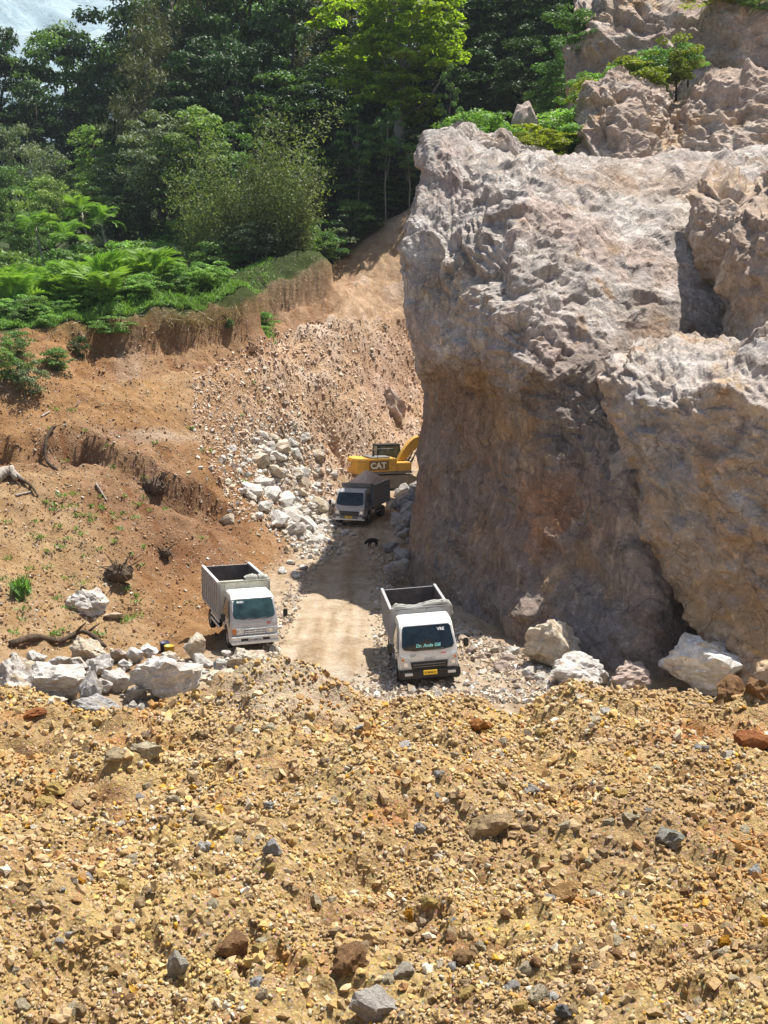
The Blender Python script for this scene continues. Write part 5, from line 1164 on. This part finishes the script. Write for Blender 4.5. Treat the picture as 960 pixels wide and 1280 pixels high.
def tree_kind(key, h, R, z0, n, nclump, per, leaf, r, **kw):
    TREES[key] = (h, R, [(lambda C: (C[0], trunk_mesh('trunk', s * 3 + 1, h * .93, r, C[1])))(crown_mesh('crown', s * 17 + len(key), R, z0, h, nclump, per, leaf, **kw)) for s in range(n)])
tree_kind('broad', 20, 6.5, 7, 3, 80, 120, .42, .38)
tree_kind('tall', 24, 5.0, 1.5, 3, 110, 100, .42, .35, dome=.5, cr=(.2, .36))
tree_kind('feather', 22, 5.0, 2.0, 2, 100, 120, .55, .32, droop=.5, aspect=.16, cr=(.2, .38))
tree_kind('bright', 24, 6.0, 4, 1, 190, 110, .46, .42, cr=(.13, .22), aspect=.6)
tree_kind('bush', 4, 2.2, .1, 4, 34, 90, .26, .08, cr=(.25, .42))
tree_kind('slender', 14, 2.6, 6, 2, 36, 80, .38, .11, cr=(.2, .34))
tree_kind('giant', 34, 8.0, 11, 2, 200, 120, .55, .55, cr=(.15, .26), dome=.7)
NV = [0]
def put_tree(kind, x, y, zb, H, wid, leafm, label, name='tree', bark=None, group=None, cat='tree', rz=None):
    h, R, var = TREES[kind]; NV[0] += 1; cm, tm = var[NV[0] % len(var)]
    e = empty(name, (x, y, zb)); tag(e, label, cat, group)
    sc = (wid / 2 / R, wid / 2 / R, H / h); rz = RNG.uniform(0, 6.28) if rz is None else rz
    for nm, me, mt in (('crown', cm, leafm), ('trunk', tm, bark or K_dark)):
        if not me.materials: me.materials.append(mt)
        o = link(nm, me, None, e); o.material_slots[0].link = 'OBJECT'; o.material_slots[0].material = mt; o.scale = sc; o.rotation_euler = (0, 0, rz)
    return e
def T(kind, px, pt, Yd, wpx, leafm, label, name='tree', group=None, bark=None, base=None, cat='tree'):
    """tree whose top is at photo row pt, standing at depth Yd on the ground"""
    top = P(px, pt, Yd); zb = gz(top[0], Yd) - .3 if base is None else P(px, base, Yd)[2]
    return put_tree(kind, top[0], Yd, zb, max(top[2] - zb, 1.0), wpx * Yd / F, leafm, label, name, bark, group, cat)
FOR = 'forest trees behind the quarry'
# far-left stand against the mountain
T('giant', 78, 30, 175, 135, L_mid, 'tall spreading tree standing out against the hazy mountain'); T('giant', 2, 36, 172, 100, L_dark, 'dark tree at the left edge below the mountain')
T('giant', 132, 66, 178, 95, L_mid, 'rounded tree right of the tall spreading tree, below the mountain'); T('tall', 40, 92, 165, 90, L_dark, 'dark vine-hung tree under the tall spreading tree'); T('tall', 98, 110, 168, 100, L_dark, 'dark vine-hung tree right under the tall spreading tree')
T('feather', 152, 96, 160, 90, L_olive, 'grey-olive drooping tree at the edge of the forest wall'); T('tall', -35, 60, 165, 90, L_dark, 'shorter dark tree cut by the left edge, under the mountain')
for i, (px, pt, Yd, w, m, k) in enumerate(((18, 150, 150, 80, L_olive, 'broad'), (62, 185, 145, 80, L_olive, 'broad'), (112, 150, 148, 90, L_light, 'tall'), (142, 190, 140, 76, L_olive, 'tall'), (15, 205, 132, 80, L_mid, 'broad'), (60, 222, 128, 84, L_light, 'broad'), (105, 212, 130, 80, L_mid, 'tall'), (150, 245, 122, 70, L_dark, 'tall'), (-25, 190, 135, 80, L_mid, 'tall'), (35, 262, 118, 60, L_mid, 'broad'), (180, 262, 120, 64, L_dark, 'tall'))):
    T(k, px, pt, Yd, w, m, '%s low tree in the hollow left of the forest wall' % {'olive': 'grey-olive', 'light': 'pale green', 'mid': 'mid green', 'dark': 'dark green'}[m.name.split('_')[1] if m is L_olive else m.name.split('_')[0]], group='low trees in the hollow')
# forest wall, back rows then front
for i in range(13):
    px = 165 + i * 52 + RNG.uniform(-12, 12); T('tall', px, RNG.uniform(-170, -90), 172 + RNG.uniform(-8, 10), 150, RNG.choice((L_dark, L_dark, L_mid)), 'dark tall tree deep in the forest wall, cut by the top edge', group=FOR)
for px, pt, Yd, w, m, k in ((172, -25, 146, 110, L_dark, 'tall'), (215, -70, 142, 130, L_brown, 'feather'), (262, -60, 140, 130, L_dark, 'tall'), (312, -75, 142, 140, L_mid, 'broad'), (362, -80, 138, 140, L_dark, 'tall'), (412, -60, 142, 140, L_brown, 'feather'), (455, -40, 138, 120, L_dark, 'tall'),
                            (196, 30, 134, 105, L_brown, 'feather'), (242, 40, 132, 110, L_dark, 'tall'), (300, 45, 130, 120, L_dark, 'broad'), (352, 70, 130, 110, L_mid, 'tall'), (402, 60, 130, 110, L_dark, 'tall'), (440, 90, 128, 96, L_dark, 'tall'), (220, 120, 126, 90, L_dark, 'tall'),
                            (590, -60, 132, 130, L_dark, 'tall'), (640, -70, 130, 130, L_dark, 'tall'), (690, -60, 126, 120, L_dark, 'tall'), (740, -60, 122, 110, L_dark, 'tall'), (610, 40, 124, 96, L_dark, 'tall'), (660, 30, 120, 96, L_dark, 'tall'), (572, 60, 128, 80, L_dark, 'tall'), (700, 40, 112, 70, L_mid, 'tall'), (480, 60, 132, 110, L_dark, 'tall'), (535, 70, 132, 100, L_dark, 'tall')):
    nm = {'dark_leaves': 'dark green dense tree', 'mid_leaves': 'mid green dense tree', 'brownish_leaves': 'brownish drooping tree'}[m.name]
    side = 'at the forest wall left end' if px < 225 else 'behind the bamboo' if px < 335 else 'between bamboo and bright tree' if px < 460 else 'behind the bright yellow-green tree' if px < 560 else 'right of the bright tree' if px < 630 else 'beside the upper rock wall'
    T(k, px, pt, Yd, w, m, nm + ' ' + side + (', cut by the top edge' if pt < 0 else ', lower front row'), group=FOR)
T('bright', 500, -60, 122, 175, L_bright, 'bright yellow-green tree rising behind the cliff edge', bark=K_pale, base=215)
T('broad', 196, 138, 120, 120, L_olive, 'pale grey-green rounded tree in front of the dark forest wall', base=330); T('tall', 248, 122, 118, 105, L_light, 'pale green leafy tree beside the bamboo', base=350); T('tall', 292, 150, 117, 90, L_mid, 'mid green leafy tree just behind the bamboo', base=350)
for px, pt, w, m in ((400, 185, 84, L_mid), (432, 168, 80, L_dark), (462, 205, 76, L_mid), (492, 180, 74, L_dark), (415, 250, 70, L_dark), (450, 262, 70, L_mid), (500, 222, 60, L_mid), (384, 270, 60, L_dark), (528, 150, 60, L_dark), (398, 300, 50, L_mid), (470, 150, 70, L_dark)):
    T('tall', px, pt, 116, w, m, '%s undergrowth tree at the foot of the bright tree' % ('mid green' if m is L_mid else 'dark green'), group='undergrowth trees behind the cliff')
for px, pt, w in ((482, 120, 40), (448, 130, 44), (512, 165, 36), (565, 80, 30)):
    T('slender', px, pt, 113.5, w, L_mid, 'slender tree with thin pale trunk standing before the dark forest', name='slender_tree', group='slender pale trunks', bark=K_pale)
# low bushes that close the forest floor
for i in range(46):
    px = RNG.uniform(120, 520); Yd = np.interp(px, [120, 300, 420, 520], [104, 100, 106, 118]) + RNG.uniform(0, 10); x = (px - 480) / F * Yd; z = gz(x, Yd)
    H = RNG.uniform(2.2, 4.5); m = RNG.choice((L_dark, L_mid, L_mid, L_olive)); put_tree('bush', x, Yd, z - .2, H, H * 1.25, m, '%s bush at the foot of the forest' % {'dark_leaves': 'dark green', 'mid_leaves': 'mid green', 'grey_olive_leaves': 'grey-olive'}[m.name], 'bush', group='bushes at the forest foot', cat='bush')
for i in range(44):
    px = RNG.uniform(-20, 215); Yd = RNG.uniform(104, 126); x = (px - 480) / F * Yd; z = gz(x, Yd); H = RNG.uniform(2.5, 5.5); m = RNG.choice((L_light, L_mid, L_shrub, L_olive))
    put_tree('bush', x, Yd, z - .3, H, H * 1.3, m, '%s thicket bush behind the palm clearing' % {'light_leaves': 'pale green', 'mid_leaves': 'mid green', 'shrub_leaves': 'fresh green', 'grey_olive_leaves': 'grey-olive'}[m.name], 'bush', group='thicket behind the clearing', cat='bush')
# --- bamboo clump
def bamboo(px, py, Yd, H, n, seed, label, spread=1.0):
    rng = np.random.default_rng(seed); x = (px - 480) / F * Yd; e = empty('bamboo', (x, Yd, gz(x, Yd) - .3)); tag(e, label, 'bamboo')
    C = []; cl = []; culm = []
    for i in range(n):
        a = rng.uniform(0, 6.28); b = rng.uniform(.1, 1.0) * spread; h = H * rng.uniform(.4, 1.0); out = (rng.uniform(.06, .30) if i > 3 else rng.uniform(.35, .5)) * h; h = h if i > 3 else H * rng.uniform(1.0, 1.12)
        bx, by = math.cos(a) * b, math.sin(a) * b; q = [(bx + math.cos(a) * out * t ** 2.2, by + math.sin(a) * out * t ** 2.2, h * (t - .18 * t ** 4)) for t in np.linspace(0, 1, 8)]
        bm = bmesh.new(); add_tube(bm, q, list(np.linspace(.05, .012, 8)), 5); culm.append(bm)
        qq = np.array(q); tt = rng.uniform(.05, 1, 520) ** .85; base = np.stack([np.interp(tt, np.linspace(0, 1, 8), qq[:, k]) for k in range(3)], -1)
        C.append(base + rng.normal(0, 1, (520, 3)) * np.array((.75, .75, .5)) - np.array((0, 0, .25))); cl.append(np.full(520, i))
    for bm in culm: bm_obj('culm', bm, K_cane, e, True)
    c = np.concatenate(C); k = np.concatenate(cl); N = len(c); L = rng.uniform(.22, .46, N)
    link('foliage', leaf_quads('foliage', c, rng.normal(size=(N, 3)) + np.array((0, -.3, .4)), rng.normal(size=(N, 3)) + np.array((0, 0, -.5)), L, L * .34, shade_of(rng, k, N, .5)), L_bam, e)
bamboo(330, 360, 104, 15.5, 36, 5, 'tall feathery bamboo clump at the edge of the quarry rim', 3.0)
bamboo(285, 350, 106, 10.5, 24, 6, 'shorter brownish bamboo clump left of the tall bamboo', 2.4)
bamboo(368, 350, 102, 9, 18, 7, 'small bamboo clump right of the tall bamboo', 1.4)

# --- palms in the clearing: each frond is a part
def frond_mesh(seed, L=2.8, nl=22, wid=.42):
    rng = np.random.default_rng(seed); t = np.linspace(.0, 1, 12); sp = np.stack([L * (.75 * t + .05 * t ** 2), np.zeros(12), L * (.95 * t - .62 * t ** 2.4)], -1)
    V = []; Fq = []
    for i in range(nl):
        u = .18 + .82 * i / (nl - 1); p = np.array([np.interp(u, t, sp[:, k]) for k in range(3)]); d = np.array([np.interp(min(u + .03, 1), t, sp[:, k]) for k in range(3)]) - p + 1e-4; d /= np.linalg.norm(d)
        ll = wid * L * (math.sin(math.pi * (u * .82 + .12)) ** .7) * rng.uniform(.85, 1.1)
        for s in (-1, 1):
            side = np.array((d[0] * .55, s * .85, d[2] * .55 + .12 + rng.uniform(-.15, .1))); side /= np.linalg.norm(side); w = .055 * L * .5
            q0 = p; q1 = p + side * ll * .5 + d * w; q2 = p + side * ll + np.array((0, 0, -.12 * ll)); q3 = p + side * ll * .5 - d * w
            k = len(V); V += [q0, q1, q2, q3]; Fq.append((k, k + 1, k + 2, k + 3))
    k0 = len(V)
    for i in range(12):
        r = .03 * (1 - .8 * t[i]); V += [sp[i] + (0, r, 0), sp[i] + (0, -r, 0), sp[i] + (0, 0, -r)]
    for i in range(11):
        for a, b in ((0, 1), (1, 2), (2, 0)): Fq.append((k0 + i * 3 + a, k0 + i * 3 + b, k0 + i * 3 + 3 + b, k0 + i * 3 + 3 + a))
    return np_mesh('frond', np.array(V), np.array(Fq), False, np.ones((len(V), 3)) * rng.uniform(.85, 1.2))
FR = [frond_mesh(s) for s in range(5)]
for f_ in FR: f_.materials.append(L_palm)
def palm(x, y, z, s, nf, label, group, stem=.0, tilt=(-.3, .65)):
    e = empty('palm', (x, y, z)); tag(e, label, 'palm', group)
    if stem:
        bm = bmesh.new(); add_tube(bm, [(0, 0, -.3), (.1 * stem, 0, stem * .5), (.05, .05, stem)], [.16, .12, .10], 7); bm_obj('trunk', bm, K_pale, e, True)
    for i in range(nf):
        o = link('frond', FR[RNG.randrange(5)], None, e); el = RNG.uniform(*tilt)
        o.location = (0, 0, stem); o.rotation_euler = (RNG.uniform(-.2, .2), -.75 + el, i * 2.4 + RNG.uniform(-.3, .3)); k = s * RNG.uniform(.75, 1.15); o.scale = (k, k, k)
for i in range(58):
    r = i / 58; Yd = 74 + 30 * r + RNG.uniform(-1.5, 1.5); px = RNG.uniform(-12, np.interp(Yd, [74, 85, 95, 104], [205, 215, 175, 150])); x = (px - 480) / F * Yd
    palm(x, Yd, gz(x, Yd), RNG.uniform(.9, 1.35), 11, 'stemless feathery palm in the green clearing behind the rim', 'palms in the clearing')
for px, pt, Yd in ((55, 268, 112), (112, 250, 114), (135, 262, 113), (92, 285, 108)):
    x = (px - 480) / F * Yd; z = gz(x, Yd); st = max(2.0, P(px, pt, Yd)[2] - z - 1.2); palm(x, Yd, z, .95, 14, 'slim palm with bare trunk rising behind the clearing', 'slim palms', st, (.2, 1.5))
# low bright shrubs along the rim
for i in range(84):
    px = RNG.uniform(-10, 350); Yd = np.interp(px, [0, 150, 250, 350, 425], [69.5, 72.5, 77.5, 89, 103]) + RNG.uniform(.3, 4.5); x = (px - 480) / F * Yd; H = RNG.uniform(.7, 1.7)
    put_tree('bush', x, Yd, gz(x, Yd) - .1, H, H * 1.35, RNG.choice((L_shrub, L_shrub, L_mid)), 'low green shrub growing along the quarry rim', 'bush', group='shrubs along the rim', cat='bush')
for px, py, w, h, m, lab in ((14, 462, 44, 60, L_mid, 'green bush hanging at the left edge below the rim'), (38, 476, 44, 52, L_olive, 'grey-green bush hanging below the rim, lowest of its group'), (72, 452, 44, 32, L_mid, 'small bush right of the grey-green bush below the rim'), (100, 436, 26, 30, L_dark, 'thin dark bush under the rim'),
                             (138, 412, 56, 26, L_shrub, 'flat bush lying over the rim edge'), (60, 400, 30, 26, L_shrub, 'little shrub at the rim above the hanging bushes'), (285, 410, 18, 14, L_mid, 'tiny bush on the rim above the rock wall'), (22, 432, 40, 34, L_mid, 'leafy bush at the left edge just under the rim')):
    g = on_ground(px, py + h * .35); s = g[1] / F; put_tree('bush', g[0], g[1], g[2] - .2, h * s, w * s, m, lab, 'bush', cat='bush')
for px, py, w, h in ((28, 726, 34, 44),):
    g = on_ground(px, py + h * .5); s = g[1] / F; e = empty('grass_clump', tuple(g)); tag(e, 'bright green upright plant on the brown slope at the left', 'plant')
    rng = np.random.default_rng(4); N = 160; a = rng.uniform(0, 6.28, N); b = rng.uniform(.1, .6, N); L = rng.uniform(.4, 1, N) * h * s * .75
    d = np.stack([np.cos(a) * b, np.sin(a) * b, np.ones(N)], -1); d /= np.linalg.norm(d, axis=1, keepdims=True)
    c = d * (L * .55)[:, None] + rng.normal(0, .12, (N, 3)) * np.array((1, 1, .1)); link('leaves', leaf_quads('leaves', c, rng.normal(size=(N, 3)), d, L, L * .13, shade_of(rng, np.arange(N), N)), L_shrub, e)
    bm = bmesh.new()
    for k in range(7): add_tube(bm, [(0, 0, -.1), tuple(d[k] * h * s * .8)], [.02, .006], 4)
    bm_obj('stems', bm, K_cane, e)
# --- greenery above the cliff
for px, pt, Yd, w, base, m, lab in ((598, 140, 76, 64, 200, L_mid, 'mid green bush on top of the cliff behind its left corner'), (655, 163, 72.5, 90, 200, L_yel, 'low yellow-green bush on the cliff top'), (625, 158, 74, 60, 200, L_shrub, 'green bush left of the low yellow-green bush on the cliff top'), (702, 140, 77, 60, 195, L_shrub, 'leafy green bush below the upper outcrop'), (722, 120, 80, 50, 180, L_shrub, 'leafy bush climbing beside the pinkish outcrop'),
                                 (752, 92, 82, 50, 130, L_shrub, 'leafy bush above the pinkish outcrop'), (790, 78, 80, 60, 125, L_yel, 'yellow-green bush growing on the pinkish outcrop'), (822, 62, 80, 44, 125, L_shrub, 'tall bush on the outcrop, beside the yellow-green bush'), (848, 46, 79.5, 44, 112, L_yel, 'tallest yellow-green sapling on the outcrop'), (720, 10, 92, 50, 55, L_mid, 'bush overhanging the uppermost rock wall'),
                                 (900, -14, 84, 70, 10, L_yel, 'yellow-green bush on the uppermost rock at the top edge'), (950, -4, 83, 40, 16, L_shrub, 'green bush at the top right corner'), (690, 168, 73, 50, 196, L_yel, 'small yellow-green bush beside the grey rock spike'), (735, 40, 90, 34, 70, L_mid, 'small bush on a ledge of the uppermost rock wall'), (575, 145, 78, 50, 205, L_shrub, 'green bush behind the pinkish cliff corner'),
                                 (612, 146, 71.5, 56, 200, L_shrub, 'bushy green clump near the left end of the cliff top'), (635, 170, 70.5, 50, 204, L_yel, 'yellow-green clump at the front edge of the cliff top'), (672, 166, 70.5, 56, 204, L_yel, 'yellow-green clump right of the front clump on the cliff top'), (712, 158, 72, 40, 200, L_shrub, 'leafy clump against the foot of the pinkish outcrop'),
                                 (738, 104, 79, 46, 150, L_yel, 'light clump on the shoulder of the pinkish outcrop'), (770, 84, 80.5, 50, 128, L_shrub, 'green clump behind the crest of the pinkish outcrop'), (808, 86, 78.5, 46, 130, L_yel, 'yellow clump left of the tall bush on the outcrop'), (862, 58, 80, 34, 100, L_shrub, 'narrow green sapling right of the tallest sapling')):
    T('bush', px, pt - 5, Yd, w * 1.35, m, lab, 'bush', base=base, cat='bush')
g = P(664, 168, 76.5); o = rock_at((g[0] - .2, g[1], g[2] + .6), 2.7, 2.2, 3.8, M_pinkr, 'rock_spike', 3, tilt=.1, k=1); tag(o, 'grey rock spike among the bushes above the cliff', 'rock')

# --- dead wood and roots on the slope
def log(pts, rad, mat, label, name='log', cat='log', twigs=(), sink=.0):
    w = [on_ground(px, py) + np.array((0, 0, dz)) for px, py, dz in pts]; o0 = w[0]
    bm = bmesh.new(); q = catmull(np.array([p - o0 for p in w]), 16); add_tube(bm, [tuple(p) for p in q], list(np.interp(np.linspace(0, 1, 16), np.linspace(0, 1, len(rad)), rad)), 8)
    rn = random.Random(len(label))
    for v in bm.verts: v.co += Vector((rn.uniform(-1, 1), rn.uniform(-1, 1), rn.uniform(-1, 1))) * rad[0] * .16
    e = bm_obj(name, bm, mat, None, True); e.location = tuple(o0); tag(e, label, cat)
    for i, (t, d, l) in enumerate(twigs):
        b = q[int(t * 15)]; bm = bmesh.new(); add_tube(bm, [tuple(b), tuple(b + np.array(d) * l * .5 + (0, 0, .03)), tuple(b + np.array(d) * l)], [rad[0] * .5, rad[0] * .35, rad[0] * .15], 6); bm_obj('branch', bm, mat, e, True)
    return e
log([(14, 812, .15), (45, 806, .25), (75, 808, .2), (105, 800, .3), (132, 812, .1)], [.13, .11, .07], K_root, 'dark forked log lying behind the boulder row', twigs=((.35, (-.3, -.5, -.5), 1.0), (.7, (.5, -.2, .5), .9), (.85, (.4, .3, .3), 1.0)))
log([(-6, 603, .2), (12, 598, .3), (22, 606, .2)], [.30, .26, .12], K_dead, 'bleached tree stump at the left edge of the slope', name='stump', cat='stump', twigs=((.6, (.6, -.4, -.3), 1.2),))
log([(70, 588, .0), (58, 582, .3), (59, 560, .3), (68, 543, .35)], [.09, .08, .10], K_root, 'dark crooked dead branch hanging from the scarp on the slope', name='dead_branch', cat='branch', twigs=((.95, (.6, -.2, .3), .6), (.1, (.7, -.3, -.4), .9)))
log([(22, 600, .1), (38, 612, .12), (48, 622, .05)], [.10, .07, .03], K_root, 'thin dark root running down from the bleached stump', name='root', cat='root')
log([(20, 622, .05), (38, 619, .06)], [.06, .04], K_dead, 'small bleached stick below the bleached stump', name='stick', cat='stick')
log([(120, 608, .08), (134, 630, .08)], [.05, .03], K_dead, 'pale stick lying at the edge of the red-brown scrape', name='stick', cat='stick')
log([(52, 523, .05), (62, 517, .07)], [.06, .04], K_dead, 'short pale stick above the scarp', name='stick', cat='stick')
def roots(px, py, wpx, hpx, n, label, mat=K_root):
    g = on_ground(px, py + hpx * .4); s = g[1] / F; e = empty('root_clump', tuple(g)); tag(e, label, 'roots'); rn = random.Random(px)
    bm = bmesh.new(); bmesh.ops.create_icosphere(bm, subdivisions=3, radius=1.0)
    for v in bm.verts: v.co = Vector((v.co.x * wpx * s * .34, v.co.y * wpx * s * .26, v.co.z * hpx * s * .36 + hpx * s * .25)) * rn.uniform(.86, 1.1)
    bm_obj('root_ball', bm, mat, e)
    for i in range(n):
        a = rn.uniform(0, 6.28); r = wpx * s * rn.uniform(.35, .6); up = rn.uniform(-.2, .9) * hpx * s
        bm = bmesh.new(); add_tube(bm, [(0, 0, hpx * s * .25), (math.cos(a) * r * .6, math.sin(a) * r * .5, hpx * s * .2 + up * .6), (math.cos(a) * r, math.sin(a) * r * .8, up + rn.uniform(-.1, .2))], [.05, .03, .01], 5); bm_obj('root', bm, mat, e)
roots(149, 713, 54, 34, 26, 'torn-out dark root ball lying on the slope above the pale boulder')
roots(192, 606, 44, 32, 20, 'dark roots sticking out of the red-brown scrape')
roots(205, 690, 26, 20, 12, 'small dark root tangle in the red-brown soil behind the parked truck')
# roots and dry grass hanging over the rim
rng = np.random.default_rng(8); N = 900; pxs = np.concatenate([rng.uniform(205, 305, 600), rng.uniform(0, 420, 300)]); bases = np.array([on_ground(px, np.interp(px, [0, 140, 230, 300, 400, 420], [416, 402, 398, 388, 344, 336]) + rng.uniform(2, 16)) for px in pxs])
d = np.stack([rng.normal(0, .35, N), rng.normal(-.25, .3, N), rng.uniform(-1, .3, N)], -1); d /= np.linalg.norm(d, axis=1, keepdims=True); L = rng.uniform(.25, 1.1, N)
tag(link('dry_grass', leaf_quads('dry_grass', bases + d * (L * .45)[:, None] + np.array((0, -.1, .15)), rng.normal(size=(N, 3)), d, L, L * .05, np.ones((N, 3)) * rng.uniform(.6, 1.2, (N, 1))), m_leaf('dry_blades', (.28, .22, .12), (.34, .27, .15), .2)), 'dry grass and roots hanging over the quarry rim', 'grass', kind='stuff')
# grass on the green ground behind the rim
N = 16000; pxs = rng.uniform(-20, 345, N); ys = np.interp(pxs, [0, 150, 250, 350, 430], [68.5, 71.5, 75.5, 86.5, 100]) + rng.uniform(-.3, 1, N) ** 2 * 16; xs = (pxs - 480) / F * ys; q = np.stack([xs, ys, gzv(xs, ys)], -1)
d = np.stack([rng.normal(0, .45, N), rng.normal(0, .45, N), np.ones(N)], -1); d /= np.linalg.norm(d, axis=1, keepdims=True); L = rng.uniform(.2, .6, N)
tag(link('grass', leaf_quads('grass', q + d * (L * .45)[:, None], rng.normal(size=(N, 3)), d, L, L * .12, np.ones((N, 3)) * rng.uniform(.6, 1.2, (N, 1))), L_shrub), 'green grass growing behind the quarry rim', 'grass', kind='stuff')
# green tufts dotted over the slope
N = 1500; q = []
for i in range(90):
    px = rng.uniform(0, 180); py = rng.uniform(600, 800)
    if i % 3 == 0: px, py = rng.uniform(40, 330), rng.uniform(480, 690)
    g = on_ground(px, py)
    for k in range(16): q.append(g + np.array((rng.normal(0, .13), rng.normal(0, .13), .02)))
q = np.array(q); N = len(q); d = np.stack([rng.normal(0, .5, N), rng.normal(0, .5, N), np.ones(N)], -1); d /= np.linalg.norm(d, axis=1, keepdims=True); L = rng.uniform(.12, .32, N)
tag(link('weeds', leaf_quads('weeds', q + d * (L * .5)[:, None], rng.normal(size=(N, 3)), d, L, L * .22, np.ones((N, 3)) * rng.uniform(.6, 1.1, (N, 1))), L_shrub), 'sparse green weeds on the gravelly slope', 'weeds', kind='stuff')

# ================================================================== MOUNTAIN AND AIR
mx, my = np.meshgrid(np.linspace(-760, 460, 170), np.linspace(420, 1150, 130))
mp = np.stack([mx, my, np.zeros_like(mx)], -1)
rid = 1 - np.abs(fbm(mp, 210, 5, 601)) * 1.6
mz = 20 + 330 * smooth(380, 1000, my) * (.8 + .2 * smooth(200, -600, mx)) + 60 * rid * smooth(450, 750, my) + 10 * fbm(mp, 45, 4, 605)
mp[..., 2] = mz - 30
def m_mount():
    t = NT('mountain_slope'); p = t.pos(); c = t.mix(t.noise(p, .025, 8, .7, .6, .38, .62), (.24, .33, .37), (.34, .43, .47)); c = t.mix(t.noise(p, .06, 6, .7, .5, .52, .68), c, (.44, .52, .54))  # pale blue of the distant haze is put into the slope's base colour
    return t.done(c, .95, .1, t.bump(t.noise(p, .1, 6, .7), .6, 4))
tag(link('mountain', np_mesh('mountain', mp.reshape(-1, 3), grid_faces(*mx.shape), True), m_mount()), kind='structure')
# the air between here and the mountain
bm = bmesh.new(); add_box(bm, -800, 720, -210, 1170, -60, 440)
hz = bm_obj('haze', bm, None); hm = bpy.data.materials.new('haze_air'); hm.use_nodes = True; hn = hm.node_tree
for nd in list(hn.nodes):
    if nd.type == 'BSDF_PRINCIPLED': hn.nodes.remove(nd)
pv = hn.nodes.new('ShaderNodeVolumePrincipled'); pv.inputs['Color'].default_value = (.78, .88, 1.0, 1); pv.inputs['Density'].default_value = .00015; pv.inputs['Anisotropy'].default_value = .1
hn.links.new(pv.outputs[0], hn.nodes['Material Output'].inputs['Volume']); hz.data.materials.append(hm); tag(hz, 'thin pale haze filling the valley air', 'haze', kind='stuff')
